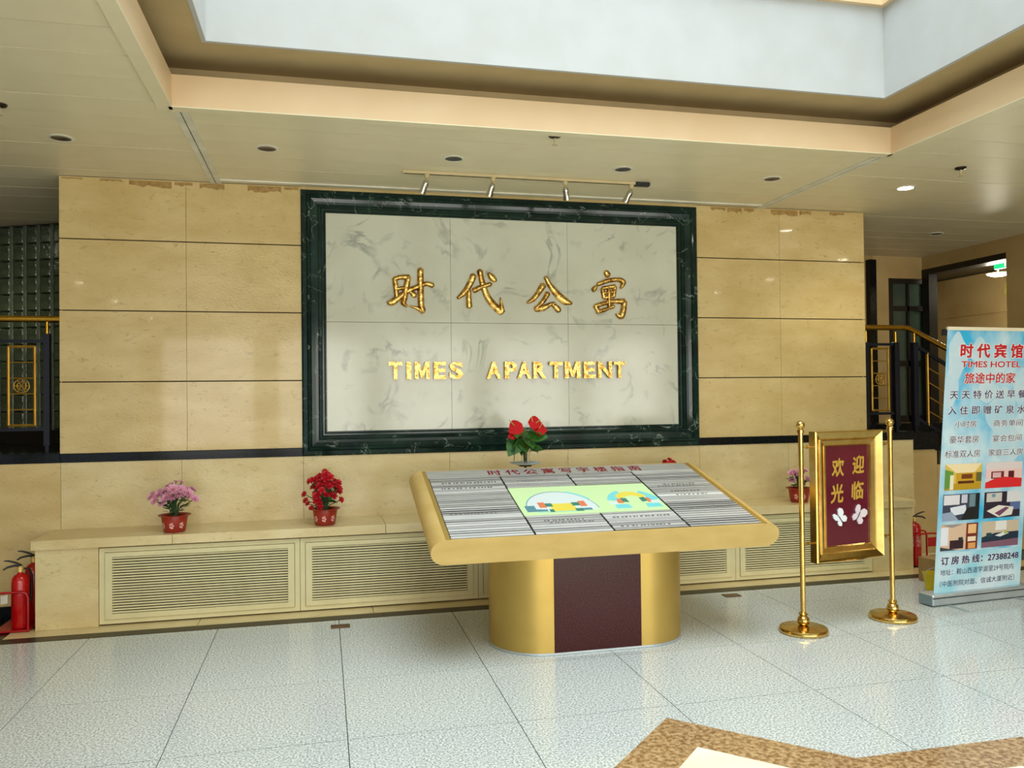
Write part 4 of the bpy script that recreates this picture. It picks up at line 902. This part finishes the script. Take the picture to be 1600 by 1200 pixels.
MB().tube([(4.91, YR, 2.16), (5.40, YR, 2.16), (5.46, YR, 2.157), (5.52, YR, 2.135), (5.93, YR, 1.945), (7.2, YR, 1.31)], .025, 14).build('handrail', m_rail, rr_, smooth=50)
post(5.0, G0, 2.02, rr_, .02); post(5.322, G0, 2.02, rr_, .026); post(5.53, G0, 2.02, rr_, .026)
for z in (1.345, 2.0): box('cross_rail', (5.02, 5.296, YR-.01, YR+.01, z-.012, z+.012), m_navy, rr_)
lattice(5.06, 5.24, 1.375, 1.96, rr_)
SL = -.53
for z in (1.29, 1.985):
    MB().prism([(5.55, z-.018), (7.1, z-.018+SL*1.55), (7.1, z+.018+SL*1.55), (5.55, z+.018)], lambda a, c, d_: (a, d_, c), YR-.012, YR+.012).build('sloping_rail', m_navy, rr_)
for x in (5.675, 5.90):
    MB().tube([(x, YR, 1.29+SL*(x-5.55)), (x, YR, 1.985+SL*(x-5.55))], .014, 8).build('brass_baluster', m_lattice, rr_, smooth=50)
for k in range(1, 5):
    z = 1.29+(.695)*k/5
    MB().tube([(5.68, YR, z+SL*.13), (5.90, YR, z+SL*.35)], .006, 6).build('brass_bar', m_lattice, rr_, smooth=50)
post(6.6, .68, 1.45, rr_); 

# ------------------------------------------------------------------ left backdrop: dark ribbed glass-block screen
gs = struct(MB().box(0, 3.4, .06, .1, 1.15, ZL).build('wall_glass_screen', m_dark))
gs.location = (-2.02, 1.537, 0); gs.rotation_euler = (0, 0, math.pi-.447)
gs.data.transform(Matrix.Scale(-1, 4, (0, 1, 0))); gs.data.flip_normals()
first = None
for i in range(18):
    for j in range(12):
        x = .0955+.19*i*0+.149*i; z = 1.29+.158*j+.08
        if x > 2.7: continue
        if first is None:
            first = MB().box(-.053, .053, -.06, 0, -.075, .075).build('glass_block', m_block, gs, bevel=.008, world=False); o = first
        else: o = inst(first, 'glass_block', (0, 0, 0), gs)
        o.location = (x, 0, z); o.rotation_euler = (random.uniform(-.02, .02), 0, random.uniform(-.03, .03))
rf = None
for i in range(18):
    if rf is None: rf = MB().box(-.019, .019, -.075, .0, 1.28, ZL-.02).build('glass_rib', m_rib, gs, world=False, bevel=.004); o = rf
    else: o = inst(rf, 'glass_rib', (0, 0, 0), gs)
    o.location = (.021+.149*i, 0, 0)
# ------------------------------------------------------------------ right backdrop: corridor wall, window, passage
wu = struct(box('wall_upper_corridor', (-8, 6.585, 2.1, 2.2, ZB, ZL), m_stone_dim))
box('column_trim', (6.5, 6.59, 2.02, 2.1, ZB, 3.16), m_black, wu)
box('wall_panel', (6.59, 6.82, 2.1, 2.2, ZB, ZL), m_stone_dim, wu); box('lintel', (6.82, 7.3, 2.1, 2.2, 2.95, ZL), m_stone_dim, wu)
w1 = struct(box('window_1', (6.82, 6.89, 2.11, 2.2, ZB, 2.95), m_bronze))
for bb in ((7.36, 7.44, 2.14, 2.2, ZB, 2.95), (6.89, 7.36, 2.14, 2.2, 2.89, 2.95), (7.11, 7.14, 2.13, 2.19, ZB, 2.89), (6.89, 7.36, 2.13, 2.19, 2.55, 2.61), (6.89, 7.36, 2.13, 2.19, 1.86, 1.93), (6.89, 7.36, 2.13, 2.19, ZB, 1.25)): box('window_bar', bb, m_bronze, w1)
for a, c in ((6.89, 7.11), (7.14, 7.36)):
    for z0, z1 in ((1.25, 1.86), (1.93, 2.55), (2.61, 2.89)): box('pane', (a, c, 2.16, 2.17, z0, z1), m_pane, w1)
wr = struct(box('wall_passage_right', (7.3, 7.9, -.4, .82, 0, ZL), m_stone_dim))
box('header', (7.3, 7.45, .82, 2.098, 3.06, ZL), m_stone_dim, wr); box('dark_beam', (7.3, 7.5, .82, 2.1, 2.99, 3.06), m_bronze, wr)
box('dark_jamb', (7.3, 7.42, 1.98, 2.095, ZB, 2.99), m_bronze, wr)
wp = struct(box('wall_passage_far', (9.2, 9.3, .3, 5.8, 0, ZL), m_stone_dim)); box('stone_course', (9.19, 9.2, .3, 5.8, 1.2, 2.62), m_stone_dim, wp); box('stone_course', (9.19, 9.2, .3, 5.8, 2.635, 3.2), m_stone_dim, wp)
struct(box('wall_passage_back', (7.44, 9.2, 4.6, 4.7, ZB, ZL), m_stone_dim))
ex = thing('exit_sign', 'glowing green running-man exit sign in the passage at upper right', 'sign', (8.0, 1.55, 3.07), R(0))
MB().box(-.02, .02, -.14, .14, -.05, .05).build('sign_box', m_exit, ex, world=False, bevel=.004)
MB().box(-.0225, -.02, -.1, -.02, -.035, .03).build('sign_face', m_exitw, ex, world=False)
MB().tube([(0, 0, .05), (0, 0, .147)], .006, 6).build('hanger', m_alu, ex, world=False)
cl_ = thing('passage_ceiling_lamp', 'round white glowing lamp below the green exit sign', 'ceiling light', (8.2, 1.85, 3.0))
MB().lathe([(.001, -.035), (.07, -.03), (.12, -.008), (.125, .0), (.001, .0)], (0, 0, 0), 24).build('lamp_shade', m_lamp, cl_, smooth=60, world=False)
MB().tube([(0, 0, 0), (0, 0, .217)], .01, 8).build('lamp_stem', m_alu, cl_, world=False)
pl_ = bpy.data.lights.new('passage_lamp_light', 'POINT'); pl_.energy = 32; pl_.color = (1, .93, .74); pl_.shadow_soft_size = .1
po_ = bpy.data.objects.new('passage_lamp_light', pl_); COL.objects.link(po_); po_.location = (8.2, 1.85, 2.9)
sg = box('wall_notice', (9.17, 9.189, 2.53, 2.75, 2.86, 3.02), M('notice_yellow', srgb(205, 190, 96), .5, c2=srgb(190, 172, 80), scale=12)); tag(sg, 'small yellowish notice plate on the passage wall', 'notice')
